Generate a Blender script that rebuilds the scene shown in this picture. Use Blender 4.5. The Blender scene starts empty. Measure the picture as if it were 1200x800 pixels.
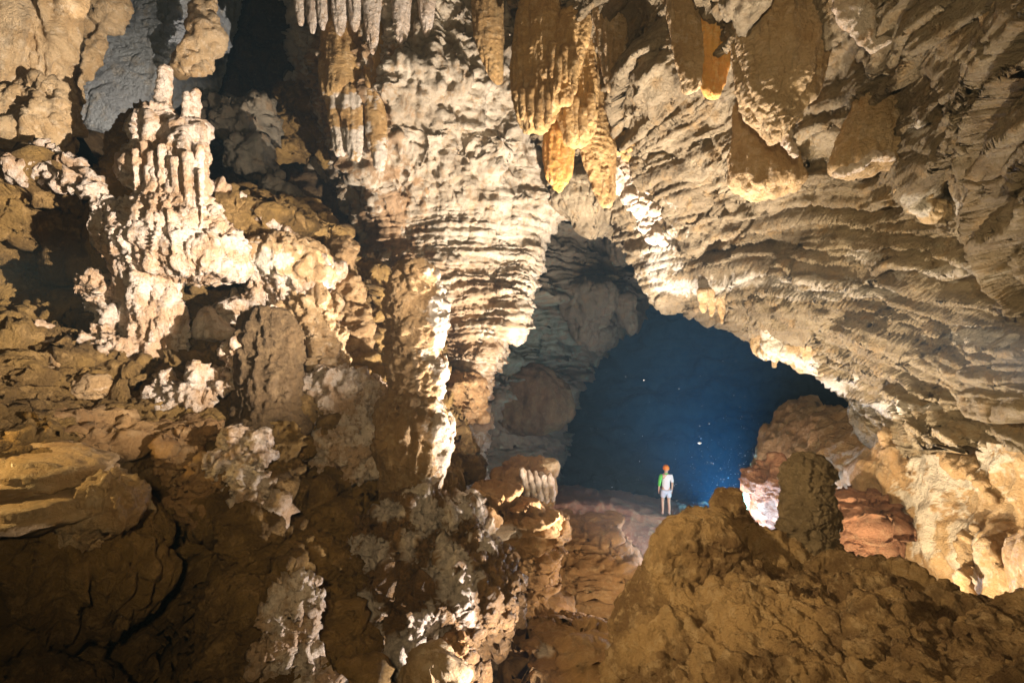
import bpy, math, random
import numpy as np
from mathutils import Vector

random.seed(4)
C = bpy.context.scene.collection
sc = bpy.context.scene
F = 567.0                                   # focal length in photo pixels (17 mm on 36 mm, 1200 px wide)


def at(px, py, Y):
    """point seen at photo pixel (px,py) that stands Y metres in front of the camera"""
    return np.array([(px - 600.0) / F * Y, Y, (400.0 - py) / F * Y])


# ------------------------------------------------------------------ camera, world, lamps, exposure
cam = bpy.data.cameras.new('camera')
cam.lens = 17.0
cam.sensor_width = 36.0
cam.clip_start = 0.05
cam.clip_end = 400.0
cam_o = bpy.data.objects.new('camera', cam)
C.objects.link(cam_o)
cam_o.location = (0, 0, 0)
cam_o.rotation_euler = (math.radians(90), 0, 0)
sc.camera = cam_o

world = bpy.data.worlds.new('World')
sc.world = world
world.use_nodes = True
world.node_tree.nodes['Background'].inputs[0].default_value = (0.0, 0.0, 0.0, 1)   # deep inside a cave: no sky
world.node_tree.nodes['Background'].inputs[1].default_value = 0.0

sc.view_settings.view_transform = 'Standard'
sc.view_settings.look = 'None'
sc.view_settings.exposure = 0.35
sc.view_settings.gamma = 1.0
sc.cycles.use_denoising = True
sc.cycles.max_bounces = 5
sc.cycles.diffuse_bounces = 3
sc.cycles.glossy_bounces = 2
sc.cycles.volume_bounces = 0
sc.cycles.sample_clamp_indirect = 4.0
sc.cycles.caustics_reflective = False
sc.cycles.caustics_refractive = False


def point_lamp(name, pos, power, col, radius=0.08):
    l = bpy.data.lights.new(name, 'POINT')
    l.energy = power
    l.color = col
    l.shadow_soft_size = radius
    o = bpy.data.objects.new(name, l)
    C.objects.link(o)
    o.location = pos
    return o


def spot_lamp(name, pos, target, power, col, angle, blend, radius=0.1):
    l = bpy.data.lights.new(name, 'SPOT')
    l.energy = power
    l.color = col
    l.shadow_soft_size = radius
    l.spot_size = math.radians(angle)
    l.spot_blend = blend
    o = bpy.data.objects.new(name, l)
    C.objects.link(o)
    o.location = pos
    d = Vector(target) - Vector(pos)
    o.rotation_euler = d.to_track_quat('-Z', 'Y').to_euler()
    return o


def off_axis(p, az, el, d):
    az, el = math.radians(az), math.radians(el)
    return p + d * np.array([math.sin(az) * math.cos(el), math.cos(az) * math.cos(el), math.sin(el)])


# cavers' lamps behind rocks, off-frame lamps, added fills, and the photographer's headlamp
spot_lamp('lamp_behind_mound', at(895, 700, 8.6), at(900, 230, 9.4), 2900, (1.0, 0.80, 0.55), 150, 1.0, 0.04)
spot_lamp('lamp_in_gully', at(790, 684, 8.7), at(460, 0, 12.0), 11500, (1.0, 0.86, 0.72), 104, 0.8, 0.04)
point_lamp('fill_right_of_mound', at(1040, 722, 7.8), 480, (1.0, 0.80, 0.52), 0.04)  # unseen lamp added to brighten the right-hand wall
spot_lamp('fill_below_frame', (0.75, 5.6, -4.55), at(380, 610, 6.8), 900, (1.0, 0.86, 0.74), 120, 1.0, 0.03)  # added out of view to light the mound and coral from below
point_lamp('fill_low_in_gully', at(735, 715, 8.6), 110, (1.0, 0.78, 0.56), 0.04)  # unseen lamp added to light the coral mound's right side
spot_lamp('lamp_for_left_side', (4.2, 3.1, -0.3), at(-30, 190, 8.6), 17500, (1.0, 0.85, 0.69), 46, 1.0, 0.04)
point_lamp('lamp_by_ledge', at(838, 628, 12.6), 460, (1.0, 0.76, 0.68), 0.05)
point_lamp('blue_fill_on_outcrop', at(884, 632, 11.7), 420, (0.24, 0.52, 1.0), 0.05)  # added behind the mound crest to tint the outcrop blue
spot_lamp('lamp_in_chamber', at(856, 624, 14.2), off_axis(at(856, 624, 14.2), 26, -4, 20), 140000, (0.10, 0.48, 0.90), 52, 1.0, 0.45)
spot_lamp('headlamp', (-0.2, -0.5, 0.5), at(650, 270, 10), 980, (1.0, 0.73, 0.38), 142, 0.9, 0.12)
spot_lamp('lamp_left_of_camera', (-3.3, 2.7, 0.5), at(820, 520, 6.0), 2200, (1.0, 0.77, 0.44), 66, 0.9, 0.08)
spot_lamp('lamp_on_left_ledge', at(-230, 420, 4.2), at(90, 570, 4.9), 240, (1.0, 0.66, 0.24), 70, 0.8, 0.05)


# ------------------------------------------------------------------ noise in numpy
GRAD = np.array([[1, 1, 0], [-1, 1, 0], [1, -1, 0], [-1, -1, 0], [1, 0, 1], [-1, 0, 1], [1, 0, -1], [-1, 0, -1],
                 [0, 1, 1], [0, -1, 1], [0, 1, -1], [0, -1, -1], [1, 1, 0], [-1, 1, 0], [0, -1, 1], [0, -1, -1]], np.float32)
GX, GY, GZ = GRAD[:, 0].copy(), GRAD[:, 1].copy(), GRAD[:, 2].copy()


def _hash(ix, iy, iz, seed):
    h = (ix * np.uint32(374761393)) ^ (iy * np.uint32(668265263)) ^ (iz * np.uint32(2246822519)) ^ np.uint32((seed * 3266489917 + 12345) & 0xffffffff)
    h = (h ^ (h >> np.uint32(15))) * np.uint32(2246822519)
    h = (h ^ (h >> np.uint32(13))) * np.uint32(3266489917)
    return h ^ (h >> np.uint32(16))


def _perlin(p, seed):
    x, y, z = p[:, 0], p[:, 1], p[:, 2]
    fx, fy, fz = np.floor(x), np.floor(y), np.floor(z)
    ix, iy, iz = [a.astype(np.int64).astype(np.uint32) for a in (fx, fy, fz)]
    x = x - fx
    y = y - fy
    z = z - fz
    u = x * x * x * (x * (x * 6 - 15) + 10)
    v = y * y * y * (y * (y * 6 - 15) + 10)
    w = z * z * z * (z * (z * 6 - 15) + 10)
    one = np.uint32(1)

    def g(a, b, c):
        h = _hash(ix + one * np.uint32(a), iy + np.uint32(b), iz + np.uint32(c), seed) & np.uint32(15)
        return GX[h] * (x - a) + GY[h] * (y - b) + GZ[h] * (z - c)
    x00 = g(0, 0, 0); x00 += u * (g(1, 0, 0) - x00)
    x10 = g(0, 1, 0); x10 += u * (g(1, 1, 0) - x10)
    x01 = g(0, 0, 1); x01 += u * (g(1, 0, 1) - x01)
    x11 = g(0, 1, 1); x11 += u * (g(1, 1, 1) - x11)
    y0 = x00 + v * (x10 - x00)
    y1 = x01 + v * (x11 - x01)
    return y0 + w * (y1 - y0)


def chunked(fn, P, *a):
    sh = P.shape[:-1]
    p = np.ascontiguousarray(P.reshape(-1, 3), dtype=np.float32)
    out = np.empty(len(p), np.float32)
    for i in range(0, len(p), 32768):
        out[i:i + 32768] = fn(p[i:i + 32768], *a)
    return out.reshape(sh)


def perlin(P, seed=0):
    return chunked(_perlin, P, seed)


def fbm(P, octs=4, seed=0, gain=0.5):
    out = 0
    a = 1.0
    f = 1.0
    for k in range(octs):
        out = out + a * perlin(P * f + k * 17.13, seed + k)
        a *= gain
        f *= 2.03
    return out


def ridged(P, octs=3, seed=0):
    out = 0
    a = 1.0
    f = 1.0
    for k in range(octs):
        out = out + a * (1 - 2 * np.abs(perlin(P * f + k * 9.7, seed + k)))
        a *= 0.5
        f *= 2.1
    return out


def _worley(p, seed):
    fl = np.floor(p)
    base = fl.astype(np.int64)
    fr = p - fl
    best = np.full(len(p), 9.0, np.float32)
    for dx in (-1, 0, 1):
        for dy in (-1, 0, 1):
            for dz in (-1, 0, 1):
                h = _hash((base[:, 0] + dx).astype(np.uint32), (base[:, 1] + dy).astype(np.uint32), (base[:, 2] + dz).astype(np.uint32), seed)
                a = (h & np.uint32(1023)).astype(np.float32) / 1023
                b = ((h >> np.uint32(10)) & np.uint32(1023)).astype(np.float32) / 1023
                c = ((h >> np.uint32(20)) & np.uint32(1023)).astype(np.float32) / 1023
                d = (dx + a - fr[:, 0]) ** 2 + (dy + b - fr[:, 1]) ** 2 + (dz + c - fr[:, 2]) ** 2
                np.minimum(best, d, out=best)
    return best


def worley(P, seed=0):
    return chunked(_worley, P, seed)            # squared distance


def smooth(a, b, x):
    t = np.clip((x - a) / (b - a), 0, 1)
    return t * t * (3 - 2 * t)


# ------------------------------------------------------------------ relief functions: each returns f(P) -> metres along the normal
S1 = np.array([1, 1, 1], np.float32)


def d_fbm(amp, size, octs=4, seed=0, sq=(1, 1, 1)):
    s = np.array(sq, np.float32) / size
    return lambda P: amp * fbm(P * s, octs, seed)


def d_ridge(amp, size, octs=3, seed=0, sq=(1, 1, 1)):
    s = np.array(sq, np.float32) / size
    return lambda P: amp * (ridged(P * s, octs, seed) - 0.6)


def d_knobs(amp, size, seed=0, sq=(1, 1, 1), mask=None):
    s = np.array(sq, np.float32) / size

    def f(P):
        w = P + 0.25 * size * np.stack([perlin(P * (0.8 / size) + q, seed + 50) for q in (0, 31, 67)], -1)
        w = w + 0.12 * size * np.stack([perlin(P * (3.1 / size) + q, seed + 51) for q in (0, 31, 67)], -1)
        d = amp * np.clip(1 - worley(w * s, seed) / 0.55, 0, 1) ** 0.7
        d = d * np.clip(0.75 + 1.3 * perlin(P * (0.45 / size), seed + 52), 0.15, 1.5)
        return d * mask(P) if mask else d
    return f


def d_crack(amp, size, seed=0, sq=(1, 1, 1), width=0.12):
    s = np.array(sq, np.float32) / size

    def f(P):
        w = P * s
        w = w + 0.25 * perlin(w * 2.7, seed + 1)[..., None]
        return -amp * np.clip(1 - np.abs(perlin(w, seed)) / width, 0, 1)
    return f


def d_crust(amp, size, seed=0, st=0.55):
    '''drippy billowed crust: rounded lobes with sharp creases between them'''
    s = np.array([1, 1, st], np.float32) / size

    def f(P):
        w = P * s
        w = w + 0.35 * np.stack([perlin(w * 1.3 + q, seed + 7) for q in (0, 23, 47)], -1)
        a = np.abs(perlin(w, seed))
        b = np.abs(perlin(w * 2.2 + 4, seed + 1))
        c = np.abs(perlin(w * 4.7 + 9, seed + 2))
        return amp * (2.2 * a + (1.2 * b + 0.6 * c) * (0.4 + 1.5 * a) - 0.6)
    return f


def d_flute(amp, size, octs=3, seed=0, stretch=0.10):
    s = np.array([1, 1, stretch], np.float32) / size

    def f(P):
        q = P * s
        a = perlin(q, seed)
        out = amp * (1 - 2.2 * np.abs(a))
        if octs > 1:
            out = out + amp * 0.45 * (1 - 2 * np.abs(perlin(q * 2.3 + 5, seed + 1)))
        if octs > 2:
            out = out + amp * 0.25 * perlin(q * 5 + 9, seed + 2)
        return out
    return f


def d_strata(amp, th, dip=(0, 0), seed=0, along=3.0, warp=0.5, sharp=0.14, bend=None):
    def f(P):
        h = P[..., 2] + dip[0] * P[..., 0] + dip[1] * P[..., 1]
        if bend is not None:
            h = h + bend(P)
        h = h + warp * th * perlin(P * 0.5, seed + 3) + 0.16 * th * perlin(P * (0.6 / th), seed + 4) + 0.05 * th * perlin(P * (2.4 / th), seed + 5)
        L = h / th
        L = L + 0.45 * np.sin(L * 1.3 + 1.7) + 0.2 * np.sin(L * 3.1)
        i = np.floor(L)
        fr = L - i
        q = np.empty(P.shape, np.float32)
        q[..., 0] = P[..., 0] / along
        q[..., 1] = P[..., 1] / along

        def off(k):
            q[..., 2] = k * 7.37 + 0.5
            a = perlin(q, seed)
            q2 = q * np.array([4, 4, 1], np.float32)
            q2[..., 2] = k * 3.91 + 100.5
            q3 = q * np.array([17, 17, 1], np.float32)
            q3[..., 2] = k * 5.13 + 50.5
            return a * 1.7 + 0.35 * perlin(q2, seed + 1) + 0.10 * perlin(q3, seed + 2)
        t = smooth(1 - sharp, 1.0, fr)
        o = off(i)
        o = o + (off(i + 1) - o) * t
        lip = (1 - fr) * (1 - t) + t * (fr - (1 - sharp)) / sharp
        return amp * (o + 1.0 * lip)
    return f


# ------------------------------------------------------------------ mesh building
def spl(ctrl, n_per):
    """Catmull-Rom through ctrl (M,k); n_per = samples per segment"""
    M = len(ctrl)
    P = np.concatenate([[2 * ctrl[0] - ctrl[1]], ctrl, [2 * ctrl[-1] - ctrl[-2]]])
    out = []
    for s in range(M - 1):
        t = np.linspace(0, 1, n_per[s], endpoint=False)[:, None]
        t = t.reshape((-1,) + (1,) * (ctrl.ndim - 1))
        p0, p1, p2, p3 = P[s], P[s + 1], P[s + 2], P[s + 3]
        out.append(0.5 * (2 * p1 + (p2 - p0) * t + (2 * p0 - 5 * p1 + 4 * p2 - p3) * t ** 2 + (3 * p1 - p0 - 3 * p2 + p3) * t ** 3))
    out.append(ctrl[-1:])
    return np.concatenate(out)


def proj(P):
    Y = np.maximum(P[..., 1], 0.3)
    return np.stack([P[..., 0] / Y * F + 600, 400 - P[..., 2] / Y * F], -1)


def grid_normals(P, wrap):
    if wrap:
        du = np.roll(P, -1, 1) - np.roll(P, 1, 1)
    else:
        du = np.gradient(P, axis=1)
    dv = np.gradient(P, axis=0)
    n = np.cross(du, dv)
    l = np.linalg.norm(n, axis=-1, keepdims=True)
    return n / np.maximum(l, 1e-9)


TRI = [0]


def grid_mesh(name, P, wrap, origin, zone=None):
    nv, nu = P.shape[:2]
    me = bpy.data.meshes.new(name)
    co = (P - origin).reshape(-1, 3).astype(np.float32)
    a = np.arange(nv * nu).reshape(nv, nu)
    if wrap:
        b = np.roll(a, -1, 1)
        q = np.stack([a[:-1], b[:-1], b[1:], a[1:]], -1).reshape(-1, 4)
    else:
        q = np.stack([a[:-1, :-1], a[:-1, 1:], a[1:, 1:], a[1:, :-1]], -1).reshape(-1, 4)
    if wrap:                                                   # close both ends with a fan round a centre point
        top = len(co)
        co = np.concatenate([co, co[:nu].mean(0, keepdims=True), co[-nu:].mean(0, keepdims=True)])
    me.vertices.add(len(co))
    me.vertices.foreach_set('co', co.ravel())
    loops = q.ravel()
    starts = np.arange(len(q)) * 4
    tot = np.full(len(q), 4)
    if wrap:
        r0, r1 = a[0], a[-1]
        t0 = np.stack([np.full(nu, top), np.roll(r0, -1), r0], -1)
        t1 = np.stack([np.full(nu, top + 1), r1, np.roll(r1, -1)], -1)
        tt = np.concatenate([t0, t1])
        starts = np.concatenate([starts, len(loops) + np.arange(len(tt)) * 3])
        tot = np.concatenate([tot, np.full(len(tt), 3)])
        loops = np.concatenate([loops, tt.ravel()])
    me.loops.add(len(loops))
    me.loops.foreach_set('vertex_index', loops.astype(np.int32))
    me.polygons.add(len(starts))
    me.polygons.foreach_set('loop_start', starts.astype(np.int32))
    me.polygons.foreach_set('loop_total', tot.astype(np.int32))
    me.polygons.foreach_set('use_smooth', np.ones(len(starts), bool))
    z = np.zeros(len(co), np.float32)
    if zone is not None:
        z[:nv * nu] = zone.ravel()
    at_ = me.attributes.new('zone', 'FLOAT', 'POINT')
    at_.data.foreach_set('value', z)
    me.update(calc_edges=True)
    TRI[0] += len(q) * 2
    return me


def link(name, me, mat, parent=None, origin=(0, 0, 0), **props):
    o = bpy.data.objects.new(name, me)
    if mat:
        me.materials.append(mat)
    C.objects.link(o)
    if parent is not None:
        o.parent = parent
        o.location = np.array(origin) - np.array(parent.location)
    else:
        o.location = origin
    for k, v in props.items():
        if v is not None:
            o[k] = v
    return o


def thing(name, label, cat, loc, group=None):
    o = bpy.data.objects.new(name, None)
    C.objects.link(o)
    o.location = loc
    o['label'] = label
    o['category'] = cat
    if group:
        o['group'] = group
    return o


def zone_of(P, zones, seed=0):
    """colour zones of the rock, some standing in for light or shade: list of (px,py,rx,ry,value), evaluated where the surface stands"""
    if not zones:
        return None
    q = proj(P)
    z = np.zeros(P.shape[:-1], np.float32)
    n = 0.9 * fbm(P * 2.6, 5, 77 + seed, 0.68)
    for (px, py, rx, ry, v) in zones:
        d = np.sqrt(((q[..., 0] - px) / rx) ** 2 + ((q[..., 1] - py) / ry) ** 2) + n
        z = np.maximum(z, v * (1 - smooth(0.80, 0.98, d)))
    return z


def relief(P, wrap, disp, flip=1, fade=None):
    for d in disp:
        N = grid_normals(P, wrap) * flip
        fs = d if isinstance(d, (list, tuple)) else [d]
        o = sum(f(P.astype(np.float32)) for f in fs)
        if fade is not None:
            o = o * fade
        P = P + N * o[..., None]
    return P


def sheet(name, rows, disp, mat, step=1.6, zones=None, parent=None, **props):
    """rock surface through a lattice of control points (metres)"""
    L = np.array(rows, float)
    q = proj(L)
    dv = np.linalg.norm(np.diff(q, axis=0), axis=-1).mean(1)
    du = np.linalg.norm(np.diff(q, axis=1), axis=-1).mean(0)
    nv = [int(max(6, min(d, 260) / step)) for d in dv]
    nu = [int(max(6, min(d, 260) / step)) for d in du]
    P = spl(L, nv)
    P = np.swapaxes(spl(np.swapaxes(P, 0, 1), nu), 0, 1)
    N = grid_normals(P, False)
    flip = 1 if (N * -P).sum(-1).mean() > 0 else -1
    P = relief(P, False, disp, flip)
    origin = P.reshape(-1, 3).mean(0) if not props.get('kind') else np.zeros(3)
    if flip < 0:
        P = P[:, ::-1]
    # from_pydata order: normals point towards the open cave
    return link(name, grid_mesh(name, P, False, origin, zone_of(P, zones)), mat, parent, origin, **props)


def body(name, outline, Y, thick, disp, mat, zones=None, parent=None, step=1.6, sq=2.0, back=1.0, ends=True, facets=0, **props):
    """solid rock with outline rows (py, x_left, x_right[, Y]) as seen, elliptical in plan, thick = depth / width"""
    R = np.array([(r[0], (r[1] + r[2]) / 2, (r[2] - r[1]) / 2, (r[3] if len(r) > 3 else Y)) for r in outline], float)
    if ends:                                        # rounded ends
        a, b = R[0].copy(), R[-1].copy()
        da, db = abs(R[1][0] - R[0][0]), abs(R[-1][0] - R[-2][0])
        a[0] -= min(a[2] * 0.35, da * 0.5); a[2] *= 0.25
        b[0] += min(b[2] * 0.35, db * 0.5); b[2] *= 0.25
        R = np.concatenate([[a], R, [b]])
    n_per = [int(max(3, abs(R[i + 1][0] - R[i][0]) / step)) for i in range(len(R) - 1)]
    S = spl(R, n_per)
    S[:, 2] = np.maximum(S[:, 2], 0.15)
    wmax = S[:, 2].max()
    nu = int(max(14, min(wmax * 3.2 / step, 420)))
    th = np.linspace(0, 2 * math.pi, nu, endpoint=False)
    ce, se = np.cos(th), np.sin(th)
    ce = np.sign(ce) * np.abs(ce) ** (2 / sq)
    se = np.sign(se) * np.abs(se) ** (2 / sq)
    Yc = S[:, 3][:, None]
    hw = S[:, 2][:, None] / F * Yc
    P = np.empty((len(S), nu, 3))
    P[..., 0] = (S[:, 1][:, None] - 600) / F * Yc + hw * ce
    P[..., 1] = Yc + hw * thick * se * np.where(se > 0, back, 1.0)
    P[..., 2] = (400 - S[:, 0][:, None]) / F * Yc
    N = grid_normals(P, True)
    c = P.mean(1, keepdims=True)
    flip = 1 if (N * (P - c)).sum(-1).mean() > 0 else -1
    if facets:                                      # chip flat faces off the rock
        cen = P.reshape(-1, 3).mean(0)
        ext = np.ptp(P.reshape(-1, 3), axis=0) / 2
        r_ = np.random.default_rng(int(abs(cen[0] * 97 + cen[2] * 131) * 10))
        q = (P - cen) / ext
        for k in range(facets):
            nk = r_.normal(size=3)
            nk[1] = -abs(nk[1]) * 1.2
            nk /= np.linalg.norm(nk)
            c = r_.uniform(0.50, 0.82)
            ex = np.maximum((q * nk).sum(-1) - c, 0)
            q = q - 0.9 * ex[..., None] * nk
        P = cen + q * ext
    rel = np.minimum(1.0, S[:, 2] / (0.25 * wmax + 1e-6))[:, None]
    P = relief(P, True, disp, flip, 0.3 + 0.7 * rel)
    if flip < 0:
        P = P[:, ::-1]
    origin = np.array([P[..., 0].mean(), P[..., 1].mean(), P[..., 2].min()])
    if props.get('hang'):
        origin[2] = P[..., 2].max()
    props.pop('hang', None)
    if parent is not None and parent.get('_root'):
        pass
    return link(name, grid_mesh(name, P, True, origin, zone_of(P, zones)), mat, parent, origin, **props)


def tube(name, path, disp, mat, zones=None, parent=None, step=1.6, flat=1.0, **props):
    """solid rib along (px,py,Y,radius_px)"""
    A = np.array([list(at(p[0], p[1], p[2])) + [p[3] / F * p[2]] for p in path], float)
    q = proj(A[:, :3])
    n_per = [int(max(3, np.linalg.norm(q[i + 1] - q[i]) / step)) for i in range(len(A) - 1)]
    S = spl(A, n_per)
    t = np.gradient(S[:, :3], axis=0)
    t /= np.linalg.norm(t, axis=1, keepdims=True)
    b = np.cross(t, np.array([0.0, 1.0, 0.0]))
    b /= np.maximum(np.linalg.norm(b, axis=1, keepdims=True), 1e-6)
    n = np.cross(b, t)
    rpx = max(p[3] for p in path)
    nu = int(max(10, rpx * 6.3 / step / 2))
    th = np.linspace(0, 2 * math.pi, nu, endpoint=False)
    r = np.maximum(S[:, 3], 0.002)
    s = np.linspace(0, 1, len(S))
    cap = np.sqrt(np.clip(1 - (np.maximum(0, np.abs(s - 0.5) * 2 - 0.86) / 0.14) ** 2, 0.02, 1))
    r = r * cap
    P = S[:, None, :3] + r[:, None, None] * (np.cos(th)[None, :, None] * b[:, None] + flat * np.sin(th)[None, :, None] * n[:, None])
    N = grid_normals(P, True)
    flip = 1 if (N * (P - P.mean(1, keepdims=True))).sum(-1).mean() > 0 else -1
    P = relief(P, True, disp, flip, (0.3 + 0.7 * cap)[:, None])
    if flip < 0:
        P = P[:, ::-1]
    origin = np.array([P[..., 0].mean(), P[..., 1].mean(), P[..., 2].min()])
    return link(name, grid_mesh(name, P, True, origin, zone_of(P, zones)), mat, parent, origin, **props)


# ------------------------------------------------------------------ materials
def rock(name, A, B, Cc, Z=None, big=0.5, rough=0.75, bump=0.5, spec=0.35, band=0.0, coat=0.0, fine=1.0, trans=0.0):
    """limestone: patches of A and B, veins of C, a second colour Z where the attribute zone is 1"""
    m = bpy.data.materials.new(name)
    m.use_nodes = True
    nt = m.node_tree
    N = nt.nodes
    Lk = nt.links
    bs = N['Principled BSDF']
    geo = N.new('ShaderNodeNewGeometry')
    mp = N.new('ShaderNodeMapping')
    Lk.new(geo.outputs['Position'], mp.inputs['Vector'])

    def noise(scale, detail=5, rgh=0.6, vec=None, dist=0.0):
        n = N.new('ShaderNodeTexNoise')
        n.inputs['Scale'].default_value = scale
        n.inputs['Detail'].default_value = detail
        n.inputs['Roughness'].default_value = rgh
        n.inputs['Distortion'].default_value = dist
        Lk.new(vec or mp.outputs['Vector'], n.inputs['Vector'])
        return n.outputs['Fac']

    def ramp(f, lo, hi):
        r = N.new('ShaderNodeMapRange')
        r.interpolation_type = 'SMOOTHSTEP'
        r.inputs['From Min'].default_value = lo
        r.inputs['From Max'].default_value = hi
        Lk.new(f, r.inputs['Value'])
        return r.outputs['Result']

    def mix(f, a, b):
        x = N.new('ShaderNodeMix')
        x.data_type = 'RGBA'
        Lk.new(f, x.inputs['Factor'])
        for s, v in (('A', a), ('B', b)):
            sock = [i for i in x.inputs if i.name == s and i.type == 'RGBA'][0]
            if isinstance(v, tuple):
                sock.default_value = (*v, 1)
            else:
                Lk.new(v, sock)
        return [o for o in x.outputs if o.type == 'RGBA'][0]

    def math_(op, a, b):
        x = N.new('ShaderNodeMath')
        x.operation = op
        for i, v in enumerate((a, b)):
            if isinstance(v, (int, float)):
                x.inputs[i].default_value = v
            else:
                Lk.new(v, x.inputs[i])
        return x.outputs[0]
    n1 = noise(big, 6, 0.62, dist=0.4)
    n2 = noise(big * 5.5, 6, 0.65)
    n3 = noise(26, 4, 0.7)
    col = mix(ramp(n1, 0.42, 0.60), A, B)
    col = mix(math_('MULTIPLY', ramp(n2, 0.50, 0.66), 0.75), col, Cc)
    if band > 0:
        mb = N.new('ShaderNodeMapping')
        mb.inputs['Scale'].default_value = (0.35, 0.35, 7.0)
        Lk.new(geo.outputs['Position'], mb.inputs['Vector'])
        nb = noise(1.0, 4, 0.6, mb.outputs['Vector'], 0.3)
        col = mix(math_('MULTIPLY', ramp(nb, 0.45, 0.62), band), col, B)
    ms = N.new('ShaderNodeMapping')                 # drip stains running down the rock
    ms.inputs['Scale'].default_value = (3.2, 3.2, 0.35)
    Lk.new(geo.outputs['Position'], ms.inputs['Vector'])
    ns = noise(1.0, 5, 0.65, ms.outputs['Vector'], 0.6)
    col = mix(math_('MULTIPLY', ramp(ns, 0.54, 0.68), 0.55), col, tuple(0.45 * q for q in Cc))
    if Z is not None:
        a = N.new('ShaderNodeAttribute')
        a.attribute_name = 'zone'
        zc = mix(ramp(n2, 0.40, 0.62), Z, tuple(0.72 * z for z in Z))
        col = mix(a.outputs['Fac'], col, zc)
    grain = N.new('ShaderNodeHueSaturation')
    Lk.new(col, grain.inputs['Color'])
    Lk.new(math_('ADD', math_('MULTIPLY', n3, 0.55), 0.72), grain.inputs['Value'])
    Lk.new(grain.outputs['Color'], bs.inputs['Base Color'])
    Lk.new(math_('ADD', math_('MULTIPLY', n2, 0.35), rough - 0.18), bs.inputs['Roughness'])
    bs.inputs['Specular IOR Level'].default_value = spec
    if coat:
        bs.inputs['Coat Weight'].default_value = coat
        bs.inputs['Coat Roughness'].default_value = 0.25
    if trans:
        bs.inputs['Subsurface Weight'].default_value = trans
        bs.inputs['Subsurface Radius'].default_value = (0.12, 0.05, 0.015)
    hsum = math_('ADD', math_('MULTIPLY', noise(8 * fine, 8, 0.72), 1.0), math_('MULTIPLY', noise(24 * fine, 6, 0.72), 0.55))
    bp = N.new('ShaderNodeBump')
    bp.inputs['Strength'].default_value = min(1.0, bump * 1.5)
    bp.inputs['Distance'].default_value = 0.16
    Lk.new(hsum, bp.inputs['Height'])
    Lk.new(bp.outputs['Normal'], bs.inputs['Normal'])
    return m


CREAM = (0.66, 0.58, 0.46)
WHITE = (0.80, 0.74, 0.66)
TAN = (0.46, 0.31, 0.17)
BROWN = (0.24, 0.135, 0.055)
MUD = (0.17, 0.095, 0.035)
OCHRE = (0.46, 0.28, 0.11)
ORANGE = (0.68, 0.38, 0.11)
GREY = (0.40, 0.36, 0.30)

M_wall = rock('cream_limestone', (0.58, 0.51, 0.41), (0.42, 0.35, 0.26), (0.40, 0.27, 0.15), Z=(0.36, 0.21, 0.095), big=0.7, band=0.35)
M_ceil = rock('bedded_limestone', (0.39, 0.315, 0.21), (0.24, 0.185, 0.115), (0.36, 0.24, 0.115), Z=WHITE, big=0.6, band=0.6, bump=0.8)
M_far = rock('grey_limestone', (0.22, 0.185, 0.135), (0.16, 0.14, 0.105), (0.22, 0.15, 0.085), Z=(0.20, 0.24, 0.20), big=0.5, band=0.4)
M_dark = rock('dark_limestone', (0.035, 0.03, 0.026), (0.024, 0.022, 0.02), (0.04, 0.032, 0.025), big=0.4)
M_mud = rock('muddy_rock', (0.31, 0.19, 0.058), (0.17, 0.10, 0.032), (0.44, 0.28, 0.11), Z=(0.62, 0.50, 0.38), big=0.9, bump=0.7)
M_shaded = rock('shaded_brown_stone', (0.17, 0.105, 0.048), (0.11, 0.068, 0.03), (0.22, 0.145, 0.07), big=1.2, bump=0.8)  # muddy brown darkened to stand in for shade on stub, recess and bell
M_pit = rock('pitted_brown_stone', (0.24, 0.17, 0.09), (0.16, 0.11, 0.055), (0.30, 0.22, 0.13), big=1.6, bump=0.9)
M_earth = rock('dry_earth', (0.37, 0.235, 0.105), (0.17, 0.10, 0.045), (0.46, 0.32, 0.17), big=1.3, bump=1.0, rough=0.9, spec=0.15)
M_calcite = rock('white_calcite', (0.82, 0.72, 0.63), (0.72, 0.58, 0.46), (0.55, 0.36, 0.20), Z=BROWN, big=1.4, rough=0.6, spec=0.5, bump=0.6)
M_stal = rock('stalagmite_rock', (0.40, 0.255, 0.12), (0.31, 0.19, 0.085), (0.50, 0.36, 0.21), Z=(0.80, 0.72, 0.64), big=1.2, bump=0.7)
M_drape = rock('ochre_dripstone', (0.54, 0.35, 0.15), (0.44, 0.27, 0.11), (0.66, 0.48, 0.27), Z=(0.80, 0.74, 0.66), big=1.0, bump=0.5)
M_orange = rock('orange_dripstone', ORANGE, (0.60, 0.31, 0.09), (0.72, 0.50, 0.24), Z=(0.8, 0.7, 0.55), big=1.5, bump=0.35, trans=0.3)
M_tan = rock('tan_dripstone', (0.60, 0.44, 0.26), (0.48, 0.32, 0.16), (0.68, 0.54, 0.37), Z=(0.82, 0.78, 0.72), big=1.2, bump=0.6)
M_blue = rock('blue_grey_limestone', (0.46, 0.50, 0.54), (0.38, 0.41, 0.45), (0.50, 0.46, 0.40), big=0.8, bump=0.7)
M_flow = rock('flowstone', (0.56, 0.38, 0.20), (0.42, 0.26, 0.12), (0.66, 0.50, 0.32), Z=(0.82, 0.74, 0.62), big=0.9, rough=0.55, spec=0.5, bump=0.6, coat=0.1)
M_red = rock('reddish_mud', (0.40, 0.20, 0.11), (0.32, 0.16, 0.09), (0.44, 0.27, 0.16), big=0.8, bump=0.6)
M_terr = rock('brown_terrace_rock', (0.38, 0.23, 0.10), (0.29, 0.165, 0.07), (0.44, 0.30, 0.16), Z=(0.80, 0.70, 0.60), big=0.8, band=0.4)


def off(p, dx, dy, dz):
    return np.asarray(p) + np.array([dx, dy, dz], float)


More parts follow.
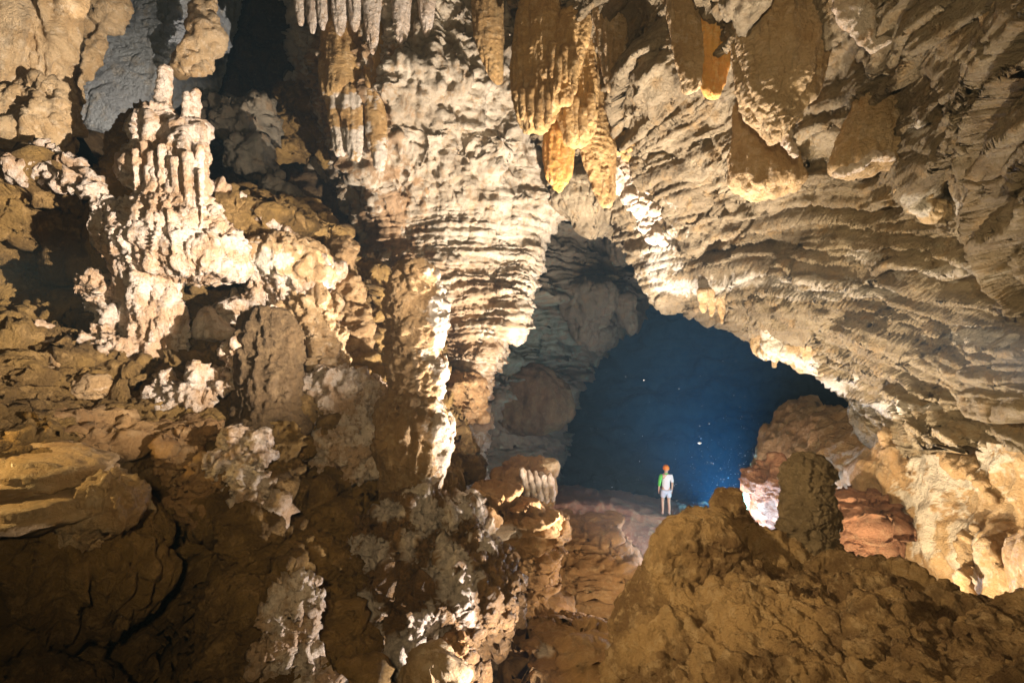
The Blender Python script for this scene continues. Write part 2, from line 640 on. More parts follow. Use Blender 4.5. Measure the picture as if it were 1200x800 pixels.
# ================================================================== the setting
# --- bedded overhang on the right: lip of the arch first, then towards the camera
edge = [
    [(655, 215, 13.0), (640, 150, 12.0), (625, 80, 11.0), (610, 0, 10.0), (590, -120, 8.5)],
    [(715, 240, 12.9), (705, 170, 11.6), (700, 100, 10.2), (700, 20, 8.8), (700, -120, 7.0)],
    [(778, 322, 12.9), (790, 250, 11.3), (800, 160, 9.6), (810, 50, 8.0), (815, -120, 6.2)],
    [(826, 336, 12.7), (860, 270, 10.8), (880, 170, 9.0), (900, 60, 7.3), (920, -120, 5.5)],
    [(890, 352, 12.4), (930, 305, 10.3), (960, 200, 8.4), (985, 90, 6.7), (1030, -120, 5.0)],
    [(945, 364, 12.0), (990, 345, 9.9), (1040, 250, 8.0), (1080, 130, 6.2), (1150, -120, 4.5)],
    [(990, 440, 11.6), (1050, 390, 9.3), (1110, 310, 7.4), (1170, 200, 5.8), (1300, -60, 4.0)],
    [(1045, 482, 11.2), (1105, 445, 8.8), (1170, 400, 7.0), (1240, 330, 5.4), (1380, 200, 3.8)],
    [(1070, 530, 10.8), (1125, 530, 8.5), (1190, 530, 6.8), (1260, 510, 5.2), (1420, 460, 3.6)],
]
rows = []
for c in edge:
    p = [at(*q) for q in c]
    rows.append([off(p[0], 0.3, 7, 5.5), off(p[0], 0.1, 1.6, 0.8)] + p + [p[-1] + 1.3 * (p[-1] - p[-2]) + np.array([1.2, 0, 0.6])])
rows = [list(r) for r in zip(*rows)]
bendR = lambda P: -0.42 * smooth(4.5, 7.5, P[..., 0]) * (P[..., 1] - 10)
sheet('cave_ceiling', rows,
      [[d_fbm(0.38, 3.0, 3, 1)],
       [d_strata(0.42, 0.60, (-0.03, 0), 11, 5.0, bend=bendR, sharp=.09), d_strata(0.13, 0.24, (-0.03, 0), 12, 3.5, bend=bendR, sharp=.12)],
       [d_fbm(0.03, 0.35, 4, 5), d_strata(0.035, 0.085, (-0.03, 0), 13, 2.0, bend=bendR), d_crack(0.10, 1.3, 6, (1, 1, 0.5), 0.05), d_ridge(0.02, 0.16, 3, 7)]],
      M_ceil, 1.5, zones=[(775, 300, 22, 40, .7), (810, 336, 50, 10, .8), (900, 330, 90, 8, .6), (985, 452, 22, 10, .9), (1040, 478, 50, 9, .8), (1090, 238, 34, 10, .8), (1110, 320, 60, 8, .6), (1150, 395, 50, 9, .7), (980, 345, 60, 8, .6), (1010, 300, 20, 6, .6), (1075, 150, 12, 12, .8)], kind='structure')  # white zones paint the light caught on the underside rims

# --- right-hand wall below the overhang, flowstone over rock
rw = [
    [(1020, 500, 13.5), (1064, 492, 11.6), (1120, 480, 9.8), (1200, 480, 8.2), (1330, 470, 6.0)],
    [(975, 515, 13.2), (1045, 518, 11.2), (1110, 520, 9.6), (1200, 540, 7.8), (1330, 540, 5.8)],
    [(950, 550, 13.0), (1005, 560, 11.2), (1090, 575, 9.8), (1190, 600, 7.8), (1330, 620, 5.6)],
    [(938, 595, 13.0), (990, 600, 11.6), (1080, 630, 10.0), (1180, 650, 7.6), (1330, 680, 5.6)],
    [(910, 640, 13.0), (985, 660, 12.2), (1075, 690, 10.4), (1170, 710, 7.6), (1330, 740, 5.6)],
    [(900, 760, 13.5), (980, 780, 12.4), (1070, 800, 10.6), (1160, 820, 8.0), (1330, 840, 6.0)],
]
rows = [[at(*q) for q in r] for r in rw]
rows = [[off(r[0], 1.2, 4.5, 0.2)] + r for r in rows]
sheet('cave_wall_right', rows,
      [[d_fbm(0.35, 2.2, 3, 21)],
       [d_ridge(0.16, 0.9, 3, 22, (1, 1, 0.45)), d_flute(0.09, 0.5, 3, 23, 0.2)],
       [d_fbm(0.05, 0.3, 4, 24)]],
      M_flow, 1.6, zones=[(1110, 540, 60, 60, .9), (1080, 590, 20, 60, .8), (1130, 640, 30, 40, .7)], kind='structure')

# --- pale wall in the middle
cw = [
    [(300, -90, 16), (380, -90, 12.6), (450, -90, 12.2), (520, -90, 12.4), (590, -90, 13), (660, -90, 13.6)],
    [(350, 20, 16), (385, 20, 13.0), (450, 20, 12.4), (520, 20, 12.6), (590, 20, 13.2), (660, 20, 14)],
    [(365, 110, 16.5), (388, 110, 13.2), (450, 110, 12.6), (520, 110, 12.8), (590, 120, 13.4), (665, 110, 14.4)],
    [(375, 180, 17), (405, 185, 13.4), (460, 180, 13.1), (520, 180, 13.4), (590, 180, 14), (665, 180, 15)],
    [(395, 250, 17), (445, 250, 14.2), (480, 250, 13.9), (530, 245, 14.0), (590, 245, 14.4), (650, 240, 15.6)],
    [(410, 320, 17), (450, 320, 14.6), (480, 320, 14.2), (530, 320, 14.2), (580, 320, 14.4), (622, 315, 15.0)],
    [(410, 390, 17), (450, 390, 14.8), (480, 390, 14.3), (520, 390, 14.2), (560, 390, 14.4), (590, 388, 14.9)],
    [(410, 440, 17), (450, 440, 15), (480, 440, 14.6), (510, 440, 14.5), (540, 440, 14.6), (560, 438, 15)],
    [(410, 500, 17), (450, 500, 15.6), (480, 500, 15.2), (510, 500, 15.2), (540, 500, 15.4), (560, 500, 16)],
    [(410, 600, 17), (450, 600, 15.6), (480, 600, 15.2), (510, 600, 15.2), (540, 600, 15.4), (570, 600, 16)],
]
rows = [[at(*q) for q in r] for r in cw]
rows = [r + [off(r[-1], -0.3, 3.5, 0)] for r in rows]
low = lambda P: smooth(3.4, 2.0, P[..., 2])
hi = lambda P: smooth(3.0, 5.0, P[..., 2])
st1 = d_strata(0.24, 0.42, (-0.06, 0), 31, 2.5)
st2 = d_strata(0.11, 0.16, (-0.06, 0), 32, 1.6)
fl1 = d_flute(0.22, 0.8, 3, 33, 0.22)
rd1 = d_crust(0.17, 0.75, 34, 0.5)
kn1 = d_crust(0.07, 0.24, 35, 0.5)
sheet('cave_wall_middle', rows,
      [[d_fbm(0.5, 2.6, 3, 30)],
       [lambda P: st1(P) * (0.35 + 0.65 * low(P)), lambda P: st2(P) * (0.4 + 0.6 * low(P)),
        lambda P: (fl1(P) + rd1(P) + kn1(P)) * hi(P)],
       [d_fbm(0.05, 0.3, 4, 36), d_crust(0.03, 0.25, 37), d_crack(0.08, 0.9, 38, (1, 1, .5), 0.06)]],
      M_wall, 1.5, zones=[(400, 100, 45, 90, .8), (440, 160, 30, 60, .6), (545, 350, 60, 50, .5), (520, 410, 80, 50, .65), (560, 470, 60, 50, .7), (480, 480, 40, 60, .7), (455, 270, 40, 60, .8), (455, 370, 40, 90, .85)],  # lower and left browns darken the wall against the gully lamp's glare
      kind='structure')

# --- far wall of the passage behind it
fw = [
    [(560, 130, 20), (640, 130, 21), (700, 130, 22.5), (770, 130, 25), (800, 130, 27)],
    [(550, 230, 19), (640, 230, 20.5), (700, 230, 22), (772, 230, 25), (792, 230, 27)],
    [(545, 300, 18), (640, 300, 20), (700, 300, 22), (766, 300, 25), (780, 300, 27)],
    [(540, 360, 17.5), (640, 360, 19.6), (700, 360, 21.8), (744, 360, 24.0), (756, 360, 26.5)],
    [(540, 410, 18), (610, 410, 19.5), (655, 410, 21), (686, 410, 23), (698, 410, 26)],
    [(540, 440, 17.8), (590, 440, 18.6), (636, 440, 20), (664, 440, 22), (676, 440, 25)],
    [(540, 480, 17.8), (590, 480, 18.4), (630, 480, 19.8), (652, 480, 21.5), (664, 480, 24)],
    [(540, 520, 19), (590, 520, 20.0), (622, 520, 21), (645, 520, 22.5), (657, 520, 25)],
    [(540, 620, 19), (590, 620, 20.0), (622, 620, 21), (645, 620, 22.5), (657, 620, 25)],
]
rows = [[at(*q) for q in r] for r in fw]
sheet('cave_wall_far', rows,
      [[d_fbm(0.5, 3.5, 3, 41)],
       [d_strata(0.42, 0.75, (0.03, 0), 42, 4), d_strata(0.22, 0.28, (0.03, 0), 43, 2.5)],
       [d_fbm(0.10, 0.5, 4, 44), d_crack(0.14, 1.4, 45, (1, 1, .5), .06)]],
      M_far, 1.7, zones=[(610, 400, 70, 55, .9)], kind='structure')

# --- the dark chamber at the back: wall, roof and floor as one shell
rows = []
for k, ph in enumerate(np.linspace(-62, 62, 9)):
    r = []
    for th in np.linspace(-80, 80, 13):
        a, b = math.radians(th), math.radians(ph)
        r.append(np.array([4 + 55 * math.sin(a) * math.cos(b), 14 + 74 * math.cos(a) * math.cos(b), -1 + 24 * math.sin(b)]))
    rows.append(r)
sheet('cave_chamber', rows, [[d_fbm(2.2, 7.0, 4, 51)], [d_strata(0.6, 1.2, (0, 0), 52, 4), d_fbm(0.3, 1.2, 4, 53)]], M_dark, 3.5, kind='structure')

# --- dark recess behind the upper left
rc = [
    [(120, -120, 17), (220, -120, 19), (300, -120, 20), (380, -120, 19), (470, -120, 16)],
    [(120, 0, 17), (220, 0, 19), (300, 0, 21), (380, 0, 19.5), (470, 0, 16)],
    [(120, 100, 16), (220, 100, 17), (300, 100, 19), (360, 120, 17), (470, 100, 17)],
    [(120, 190, 15), (220, 190, 15.5), (300, 190, 18), (370, 190, 17.5), (470, 190, 18)],
    [(120, 280, 12), (220, 280, 12.5), (300, 280, 14), (380, 290, 15), (470, 280, 18)],
    [(120, 380, 11), (220, 380, 11), (300, 380, 12), (380, 390, 13.5), (470, 380, 17)],
    [(120, 560, 11), (220, 560, 11), (300, 560, 12), (380, 560, 13), (500, 560, 16)],
]
rows = [[at(*q) for q in r] for r in rc]
sheet('cave_wall_recess', rows, [[d_fbm(1.0, 2.6, 4, 61)], [d_ridge(0.25, 1.2, 4, 62, (1, 1, .6)), d_fbm(.1, .4, 4, 63)]], M_shaded, 2.2, kind='structure')

# --- left-hand wall: shelf, undercut, shelves stepping down to the black hollow
PX = [-160, -60, 30, 110, 180, 250, 320, 400, 470]
lw = [
    ([160, 185, 195, 215, 235, 225, 262, 330, 420], [7.4, 7.6, 7.9, 8.2, 8.6, 9.0, 9.6, 10.3, 11.5]),
    ([250, 260, 265, 275, 290, 290, 310, 360, 440], [7.6, 7.8, 8.1, 8.4, 8.6, 9.0, 9.6, 10.3, 11.5]),
    ([330, 335, 335, 340, 345, 340, 345, 385, 455], [8.2, 8.4, 8.6, 8.8, 9.0, 9.6, 10.0, 10.3, 11.0]),
    ([395, 400, 395, 400, 405, 400, 395, 420, 470], [7.2, 7.4, 7.6, 7.8, 8.2, 8.8, 9.2, 9.8, 10.4]),
    ([450, 450, 445, 450, 455, 455, 455, 465, 495], [5.9, 6.1, 6.4, 6.9, 7.4, 8.0, 8.5, 9.2, 9.8]),
    ([510, 505, 500, 505, 505, 505, 505, 520, 530], [5.2, 5.4, 5.7, 6.1, 6.8, 7.4, 7.8, 8.5, 9.2]),
    ([560, 560, 560, 560, 560, 560, 560, 570, 580], [4.8, 4.9, 5.1, 5.6, 6.4, 6.5, 7.0, 7.8, 8.8]),
    ([610, 610, 610, 610, 610, 610, 610, 620, 630], [4.6, 4.7, 4.9, 5.6, 6.6, 6.0, 6.4, 7.2, 8.2]),
    ([660, 660, 660, 660, 660, 660, 660, 670, 680], [6.2, 6.6, 7.2, 8.2, 9.0, 6.2, 6.0, 6.8, 7.6]),
    ([720, 720, 720, 720, 720, 720, 720, 730, 740], [6.6, 7.2, 7.8, 8.6, 9.0, 5.8, 5.4, 6.2, 7.0]),
    ([790, 790, 790, 790, 790, 790, 790, 800, 810], [4.6, 4.9, 5.4, 6.4, 7.4, 5.2, 4.9, 5.6, 6.4]),
    ([880, 880, 880, 880, 880, 880, 880, 890, 900], [3.8, 4.0, 4.4, 5.2, 6.0, 4.6, 4.4, 5.0, 5.8]),
]
rows = [[at(PX[j], ys[j], Ys[j]) for j in range(9)] for ys, Ys in lw]
rows = [[off(p, 0, 4.5, 0.3) for p in rows[0]]] + rows
rows = [r + [off(r[-1], 0.4, 4.0, -0.5)] for r in rows]
sheet('cave_wall_left', rows,
      [[d_fbm(0.45, 1.6, 4, 71)],
       [d_strata(0.20, 0.45, (0.05, 0), 72, 1.5), d_ridge(0.14, 0.8, 3, 73), d_flute(0.06, 0.4, 2, 74, 0.2)],
       [d_strata(0.05, 0.13, (0.08, 0), 75, 1.2), d_fbm(0.05, 0.25, 4, 76), d_crack(0.10, 0.8, 77), d_ridge(0.02, 0.1, 3, 78)]],
      M_mud, 1.6, kind='structure')

# --- floor of the gully in the middle and of the chamber behind the ledge
fl = []
for Y, z in ((4.0, -4.4), (6.0, -5.4), (8.0, -6.4), (11, -8.0), (14, -9.4), (17, -9.6), (20, -10.0), (30, -14.0), (50, -19.0), (95, -27)):
    fl.append([np.array([x, Y, z + 0.1 * abs(x)]) for x in (-16 - Y * .3, -8, -4, -1, 2, 5, 9, 16 + Y * .4)])
sheet('cave_floor', fl, [[d_fbm(0.5, 2.0, 4, 81)], [d_ridge(0.15, 0.7, 3, 82), d_fbm(.06, .3, 4, 83)]], M_mud, 2.6, kind='structure')

# --- earth mound in the right foreground
hl = [
    [(750, 775, 5.9), (772, 706, 6.4), (796, 656, 6.6), (806, 616, 6.7), (850, 620, 6.6), (900, 638, 6.4), (950, 650, 6.2), (1020, 664, 5.8), (1090, 692, 5.3), (1150, 714, 4.8), (1330, 706, 4.0)],
    [(734, 782, 5.6), (756, 728, 6.0), (780, 680, 6.1), (800, 634, 6.2), (850, 640, 6.1), (900, 657, 5.9), (950, 668, 5.7), (1020, 680, 5.3), (1090, 707, 4.9), (1150, 724, 4.4), (1330, 722, 3.7)],
    [(724, 790, 5.2), (748, 746, 5.5), (765, 706, 5.5), (810, 686, 5.6), (860, 681, 5.5), (905, 691, 5.3), (955, 698, 5.1), (1020, 708, 4.7), (1090, 731, 4.3), (1150, 744, 4.0), (1330, 751, 3.3)],
    [(740, 800, 4.9), (760, 775, 4.9), (790, 750, 4.8), (830, 735, 4.8), (870, 728, 4.7), (910, 730, 4.6), (960, 735, 4.4), (1020, 742, 4.1), (1090, 760, 3.8), (1150, 772, 3.5), (1330, 780, 2.9)],
    [(760, 860, 4.4), (790, 830, 4.2), (820, 800, 4.2), (850, 790, 4.1), (880, 785, 4.0), (920, 785, 3.9), (965, 788, 3.8), (1020, 795, 3.5), (1090, 810, 3.3), (1150, 820, 3.1), (1330, 830, 2.5)],
    [(780, 960, 3.8), (810, 930, 3.6), (840, 900, 3.5), (860, 890, 3.4), (890, 890, 3.3), (920, 890, 3.2), (965, 890, 3.1), (1020, 900, 2.9), (1090, 910, 2.7), (1150, 920, 2.5), (1330, 930, 2.1)],
]
rows = [[at(*q) for q in r] for r in hl]
rows = [[off(p, 0.4, 1.8, -2.6) for p in rows[0]]] + rows
rows = [[off(r[0], -0.1, 0.5, -1.5)] + r for r in rows]
sheet('earth_mound', rows,
      [[d_fbm(0.15, 1.1, 4, 91)], [d_ridge(0.10, 0.6, 4, 92), d_fbm(0.06, 0.25, 3, 95), d_crust(0.06, 0.35, 96, 1.0), d_crack(0.09, 0.9, 98, width=.08)], [d_fbm(0.035, 0.12, 5, 94), d_knobs(0.014, 0.05, 93)]],
      M_earth, 1.5, kind='structure')

# --- reddish ledge the person stands on, with its face
rl = [
    [(540, 560, 22), (620, 566, 22), (700, 574, 22), (780, 586, 22), (870, 596, 22)],
    [(540, 592, 17.6), (620, 586, 17.7), (700, 588, 17.8), (780, 601, 17.8), (870, 606, 17.9)],
    [(540, 612, 16.9), (630, 600, 17.0), (705, 602, 17.1), (775, 611, 17.2), (870, 618, 17.4)],
    [(560, 650, 15.8), (640, 632, 16.0), (712, 636, 16.2), (770, 642, 16.4), (870, 650, 16.6)],
    [(570, 720, 14.6), (645, 700, 14.9), (715, 704, 15.2), (765, 712, 15.6), (870, 720, 16)],
    [(580, 860, 13), (650, 820, 13.4), (705, 820, 13.8), (760, 820, 14.4), (870, 820, 15)],
]
rows = [[at(*q) for q in r] for r in rl]
sheet('cave_ledge', rows, [[d_fbm(0.22, 2.2, 3, 101)], [d_ridge(0.10, 0.8, 3, 102), d_fbm(.06, .3, 4, 103)]], M_red, 1.6, kind='structure')

# ================================================================== things
DRIP = [[d_flute(0.05, 0.22, 3, 111, 0.10)], [d_fbm(0.02, 0.15, 4, 112)]]


ANGULAR = ('boulder', 'rock', 'stone', 'rock_chunk', 'rock_slab', 'shelf_rock', 'rock_step', 'terraced_rock', 'rock_outcrop', 'rock_lump')


def single(kind, label, cat, outline, Y, thick, disp, mat, **kw):
    if kind in ANGULAR:
        kw.setdefault('facets', 14)
        kw.setdefault('sq', 2.6)
    return body(kind, outline, Y, thick, disp, mat, label=label, category=cat, **kw)


# --- central stalagmite: shaft and knobbly skirt
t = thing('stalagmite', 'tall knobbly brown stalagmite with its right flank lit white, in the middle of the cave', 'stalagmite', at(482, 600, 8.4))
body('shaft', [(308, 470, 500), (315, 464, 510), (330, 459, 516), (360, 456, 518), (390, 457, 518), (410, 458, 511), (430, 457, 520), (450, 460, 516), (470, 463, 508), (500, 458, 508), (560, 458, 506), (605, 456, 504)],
     8.2, 0.95, [[d_fbm(0.10, 0.6, 3, 121)], [d_knobs(0.075, 0.11, 122, (1, 1, .8)), d_knobs(0.035, 0.055, 123)], [d_fbm(0.012, 0.05, 3, 124)]], M_stal, parent=t, step=1.0, zones=[(520, 380, 18, 120, .7), (516, 520, 16, 60, .7)])  # white zones paint the lamplight on the right flank
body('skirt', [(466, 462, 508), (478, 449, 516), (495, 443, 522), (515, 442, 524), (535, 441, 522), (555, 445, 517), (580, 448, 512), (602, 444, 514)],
     8.15, 0.95, [[d_fbm(0.08, 0.5, 3, 125)], [d_knobs(0.09, 0.19, 126, (1, 1, .7), lambda P: smooth(-2.2, -1.6, P[..., 2])), d_flute(0.05, 0.14, 3, 127, .12)], [d_fbm(0.012, 0.05, 3, 128)]], M_stal, parent=t, step=1.0, zones=[(524, 530, 24, 60, .6)])  # lit right side of the skirt whitened in the colour too

CORAL = lambda s, k=1.0: [[d_fbm(0.14 * k, 0.5, 3, s), d_crust(0.10 * k, 0.35, s + 1)], [d_crust(0.06 * k, 0.12 * k, s + 2)], [d_knobs(0.03 * k, 0.05 * k, s + 3), d_fbm(0.015 * k, 0.04, 3, s + 4)]]
M_coral = rock('cave_coral', (0.76, 0.65, 0.56), (0.58, 0.40, 0.26), (0.34, 0.20, 0.09), Z=BROWN, big=2.2, rough=0.55, spec=0.5, bump=0.6)

M_crust = rock('crusted_brown_rock', (0.22, 0.13, 0.055), MUD, (0.36, 0.20, 0.08), Z=(0.80, 0.70, 0.62), big=1.6, rough=0.55, spec=0.5, bump=0.8)

single('coral_mound', 'rugged mound crusted with white cave coral, under the tall central stalagmite', 'flowstone',
       [(585, 455, 515), (610, 440, 540), (640, 415, 570), (680, 396, 582), (720, 384, 582), (760, 384, 570), (840, 372, 560)], 7.2, 0.7,
       [[d_fbm(0.35, 0.9, 4, 131), d_ridge(0.22, 0.7, 4, 132)], [d_crust(0.10, 0.26, 133, .3)], [d_crust(0.04, 0.09, 134, .35), d_knobs(0.015, 0.045, 137), d_fbm(0.02, 0.05, 3, 136)]],
       M_crust, step=1.0, zones=[(500, 600, 22, 40, .9), (540, 600, 30, 30, .9), (520, 650, 20, 40, .9), (545, 690, 14, 40, .9), (435, 650, 26, 22, .9), (420, 715, 26, 22, .9), (500, 735, 22, 26, .9), (470, 770, 50, 34, .95), (410, 785, 24, 30, .9), (455, 600, 22, 10, .8), (575, 625, 14, 20, .8), (480, 640, 10, 30, .8)])  # white patches stand in for highlights on the coral crust


# --- upper left: columns, blue slab, hanging rock
COLD = lambda s: [[d_fbm(0.12, 0.7, 3, s, (1, 1, .3))], [d_flute(0.12, 0.28, 3, s + 1, 0.09), d_crust(0.06, 0.2, s + 2, .2)], [d_fbm(0.02, 0.1, 4, s + 3)]]
t = thing('flowstone_column', 'pale cream column pair rising into the roof above the far left shelf', 'column', at(45, 200, 8.8))
body('column_shaft', [(-60, 2, 34), (0, 3, 29), (60, 2, 26), (110, -2, 26), (160, -8, 34)], 8.6, 0.9, COLD(141), M_tan, parent=t, hang=True)
body('column_shaft', [(-60, 62, 100), (0, 54, 84), (45, 49, 76), (90, 42, 68), (130, 36, 70), (170, 28, 78)], 8.9, 0.9, COLD(145), M_tan, parent=t, hang=True)
body('column_foot', [(100, 20, 66), (116, 0, 76), (150, -30, 80), (185, -60, 74), (200, -80, 46)], 8.5, 0.6,
     [[d_fbm(0.2, 0.8, 3, 149), d_ridge(0.12, 0.5, 3, 150)], [d_knobs(0.07, 0.16, 151, (1, 1, .5)), d_fbm(0.02, 0.1, 3, 152)]], M_tan, parent=t)
single('rock_buttress', 'orange tinged cream rock leaning between the pale columns and the blue-grey slab', 'rock',
       [(-60, 112, 170), (0, 98, 152), (40, 90, 132), (80, 82, 112), (110, 68, 92), (130, 64, 80)], 10.5, 0.5,
       [[d_fbm(0.25, 1.0, 4, 155)], [d_ridge(0.08, 0.4, 3, 156), d_fbm(0.03, 0.12, 4, 157)]], M_tan)
sl = [
    [(140, -70, 13), (180, -70, 12.9), (215, -70, 13), (245, -70, 13.4), (262, -70, 14.2)],
    [(118, 0, 12.6), (160, 0, 12.5), (200, 0, 12.6), (225, 0, 13), (240, 0, 13.8)],
    [(92, 50, 12.3), (140, 50, 12.2), (180, 50, 12.3), (210, 50, 12.6), (226, 50, 13.5)],
    [(72, 95, 12.0), (120, 95, 11.9), (160, 95, 12.0), (190, 92, 12.3), (208, 88, 13.2)],
    [(72, 128, 11.9), (105, 135, 11.8), (140, 135, 11.9), (165, 125, 12.2), (186, 112, 13)],
    [(80, 138, 12.0), (110, 150, 12.0), (134, 154, 12.0), (155, 140, 12.3), (174, 126, 13)],
]
rows = [[at(*q) for q in r] for r in sl]
rows = [[off(r[0], 0.1, 1.8, 0.2)] + r + [off(r[-1], -0.2, 1.8, 0.2)] for r in rows]
rows = rows + [[off(p, 0.05, 1.6, 0.35) for p in rows[-1]]]
sheet('limestone_slab', rows, [[d_fbm(0.06, 1.4, 3, 161)], [d_strata(0.035, 0.16, (0.45, 0), 162, 1.5), d_fbm(0.02, 0.2, 4, 163), d_ridge(0.02, 0.25, 3, 168), d_crack(0.06, 1.1, 164, (1, 1, 1), .05)]], M_blue, 1.5,
      label='smooth blue-grey limestone slab hanging at the upper left beside the pale columns', category='slab')
single('hanging_rock', 'pale grey rock hanging beside the dark recess, right of the blue-grey slab', 'rock',
       [(-50, 222, 268), (0, 224, 250), (35, 215, 256), (60, 208, 252), (80, 200, 240), (90, 212, 226)], 11.8, 0.7,
       [[d_fbm(0.3, 0.8, 4, 165)], [d_knobs(0.08, 0.25, 166), d_fbm(0.04, 0.15, 4, 167)]], M_tan, hang=True)
for (lab, o, Y, sd) in (('rounded grey boulder on the recess sill, behind the thin twin stalagmites', [(116, 225, 300), (126, 220, 318), (145, 218, 322), (160, 228, 318), (166, 250, 300)], 13.5, 171),
                        ('grey boulder low in the dark recess, with a pale tail of rubble below it', [(160, 262, 290), (175, 258, 318), (192, 270, 328), (206, 290, 326)], 13.0, 175),
                        ('slanting pale slab of rock at the bottom of the dark recess', [(205, 305, 330), (220, 310, 336), (240, 318, 352), (254, 326, 354)], 12.6, 179),
                        ('brown lump dimly lit high in the dark recess beside the pale wall', [(85, 330, 372), (105, 312, 385), (140, 308, 392), (170, 318, 392), (190, 352, 388)], 15.5, 183),
                        ('small brown lump under the dim one, against the left edge of the pale wall', [(150, 370, 400), (175, 368, 405), (192, 378, 402)], 15.0, 187)):
    single('boulder', lab, 'boulder', o, Y, 0.7, [[d_fbm(0.35, 0.9, 4, sd)], [d_crust(0.12, 0.4, sd + 1), d_ridge(0.06, 0.3, 3, sd + 3), d_fbm(0.05, 0.2, 4, sd + 2)]],
           M_calcite if 'grey' in lab and False else (M_far if 'brown' not in lab else M_mud))

# --- ribs of lit flowstone along the shelf edge
RIB = lambda s: [[d_fbm(0.12, 0.4, 3, s), d_crust(0.08, 0.3, s + 1)], [d_crust(0.05, 0.10, s + 2), d_fbm(0.02, 0.06, 3, s + 3)]]
for (lab, path, s) in (('rough pale rib running down the far left shelf edge below the columns', [(-40, 186, 7.5, 9), (20, 196, 7.5, 10), (50, 206, 7.6, 8), (90, 218, 7.6, 7), (130, 244, 7.6, 8), (165, 266, 7.7, 7)], 191),
                       ('broken pale rib on the shelf top left of the cluster of thin stalagmites', [(40, 170, 7.9, 6), (80, 188, 7.9, 6), (112, 216, 7.8, 6)], 195),
                       ('long thin pale rib sloping down the sill of the dark recess', [(236, 210, 8.8, 4), (270, 231, 8.9, 5), (305, 254, 9.1, 5), (345, 278, 9.3, 4)], 199)):
    o = tube('flowstone_rib', path, RIB(s), M_coral)
    o['label'] = lab
    o['category'] = 'flowstone'

# --- the lit cluster with thin stalagmites, upper left
t = thing('stalagmite_cluster', 'pinkish white flowstone cluster topped with thin stalagmites on the left shelf', 'stalagmite', at(200, 300, 8.1))
body('stalagmite_tip', [(80, 189, 199), (95, 187, 201), (115, 185, 199), (135, 183, 199), (150, 180, 202)], 8.1, 1, [[d_fbm(0.03, 0.15, 3, 201), d_knobs(0.03, 0.07, 202)]], M_coral, parent=t, step=1.2)
body('stalagmite_tip', [(108, 224, 233), (120, 223, 233), (140, 220, 233), (160, 214, 234)], 8.15, 1, [[d_fbm(0.03, 0.15, 3, 203), d_knobs(0.03, 0.07, 204)]], M_coral, parent=t, step=1.2)
body('stalagmite_tip', [(110, 216, 222), (125, 215, 222), (145, 212, 223)], 8.05, 1, [[d_fbm(0.02, 0.15, 3, 205), d_knobs(0.025, 0.06, 206)]], M_coral, parent=t, step=1.2)
CL = lambda s: [[d_fbm(0.07, 0.5, 3, s)], [d_flute(0.11, 0.17, 3, s + 1, 0.12), d_crust(0.05, 0.16, s + 2, .22)], [d_crust(0.022, 0.05, s + 3, .3), d_fbm(0.015, 0.05, 3, s + 4)]]
body('flowstone_bell', [(132, 178, 192), (146, 164, 198), (162, 162, 196), (178, 158, 190), (198, 150, 188), (214, 154, 172)], 8.05, 0.8, CL(211), M_coral, parent=t, step=1.2)
body('flowstone_bell', [(152, 206, 232), (172, 200, 234), (195, 198, 232), (214, 204, 230)], 8.0, 0.8, CL(216), M_coral, parent=t, step=1.2)
body('dark_pedestal', [(140, 150, 190), (165, 142, 215), (200, 136, 222), (235, 142, 226), (270, 150, 230)], 8.5, 0.7, CL(221), M_mud, parent=t, step=1.4)
body('drip_column', [(205, 178, 190), (225, 180, 190), (250, 182, 192), (275, 180, 196)], 7.8, 1, CL(226), M_coral, parent=t, step=1.2)
body('drip_column', [(205, 202, 214), (230, 203, 211), (255, 204, 212), (275, 198, 216)], 7.75, 1, CL(228), M_coral, parent=t, step=1.2)
body('drip_column', [(200, 222, 236), (230, 224, 234), (255, 226, 238), (275, 222, 246)], 7.85, 1, CL(230), M_coral, parent=t, step=1.2)
for k in range(16):
    x = 158 + 5.3 * k + 2 * math.sin(k * 4.1)
    y0 = (176, 186, 168, 196, 180, 190, 172, 200)[k % 8]
    Ln = (58, 84, 40, 70, 95, 52, 78, 46)[(k * 5) % 8]
    r = 2.6 + (k * 7 % 5) * .5
    body('drip', [(y0, x - r * 1.3, x + r * 1.3), (y0 + Ln * .3, x - r, x + r), (y0 + Ln * .7, x - r * .8 + 1, x + r * .8 + 1), (y0 + Ln, x - r * .5, x + r * .5)], 7.62 + .05 * (k % 3), 1.0,
         [[d_fbm(0.02, 0.12, 3, 1200 + k)], [d_fbm(0.01, 0.04, 3, 1230 + k)]], M_coral, parent=t, step=1.0)
body('flowstone_skirt', [(236, 176, 236), (252, 150, 250), (270, 128, 262), (288, 132, 276), (305, 150, 284), (318, 168, 280)], 8.0, 0.6, CL(232), M_coral, parent=t, step=1.2)
body('flowstone_tail', [(288, 152, 214), (315, 144, 202), (345, 150, 200), (375, 158, 208), (400, 152, 206), (420, 150, 202), (430, 160, 190)], 7.8, 0.6, CL(237), M_coral, parent=t, step=1.2)
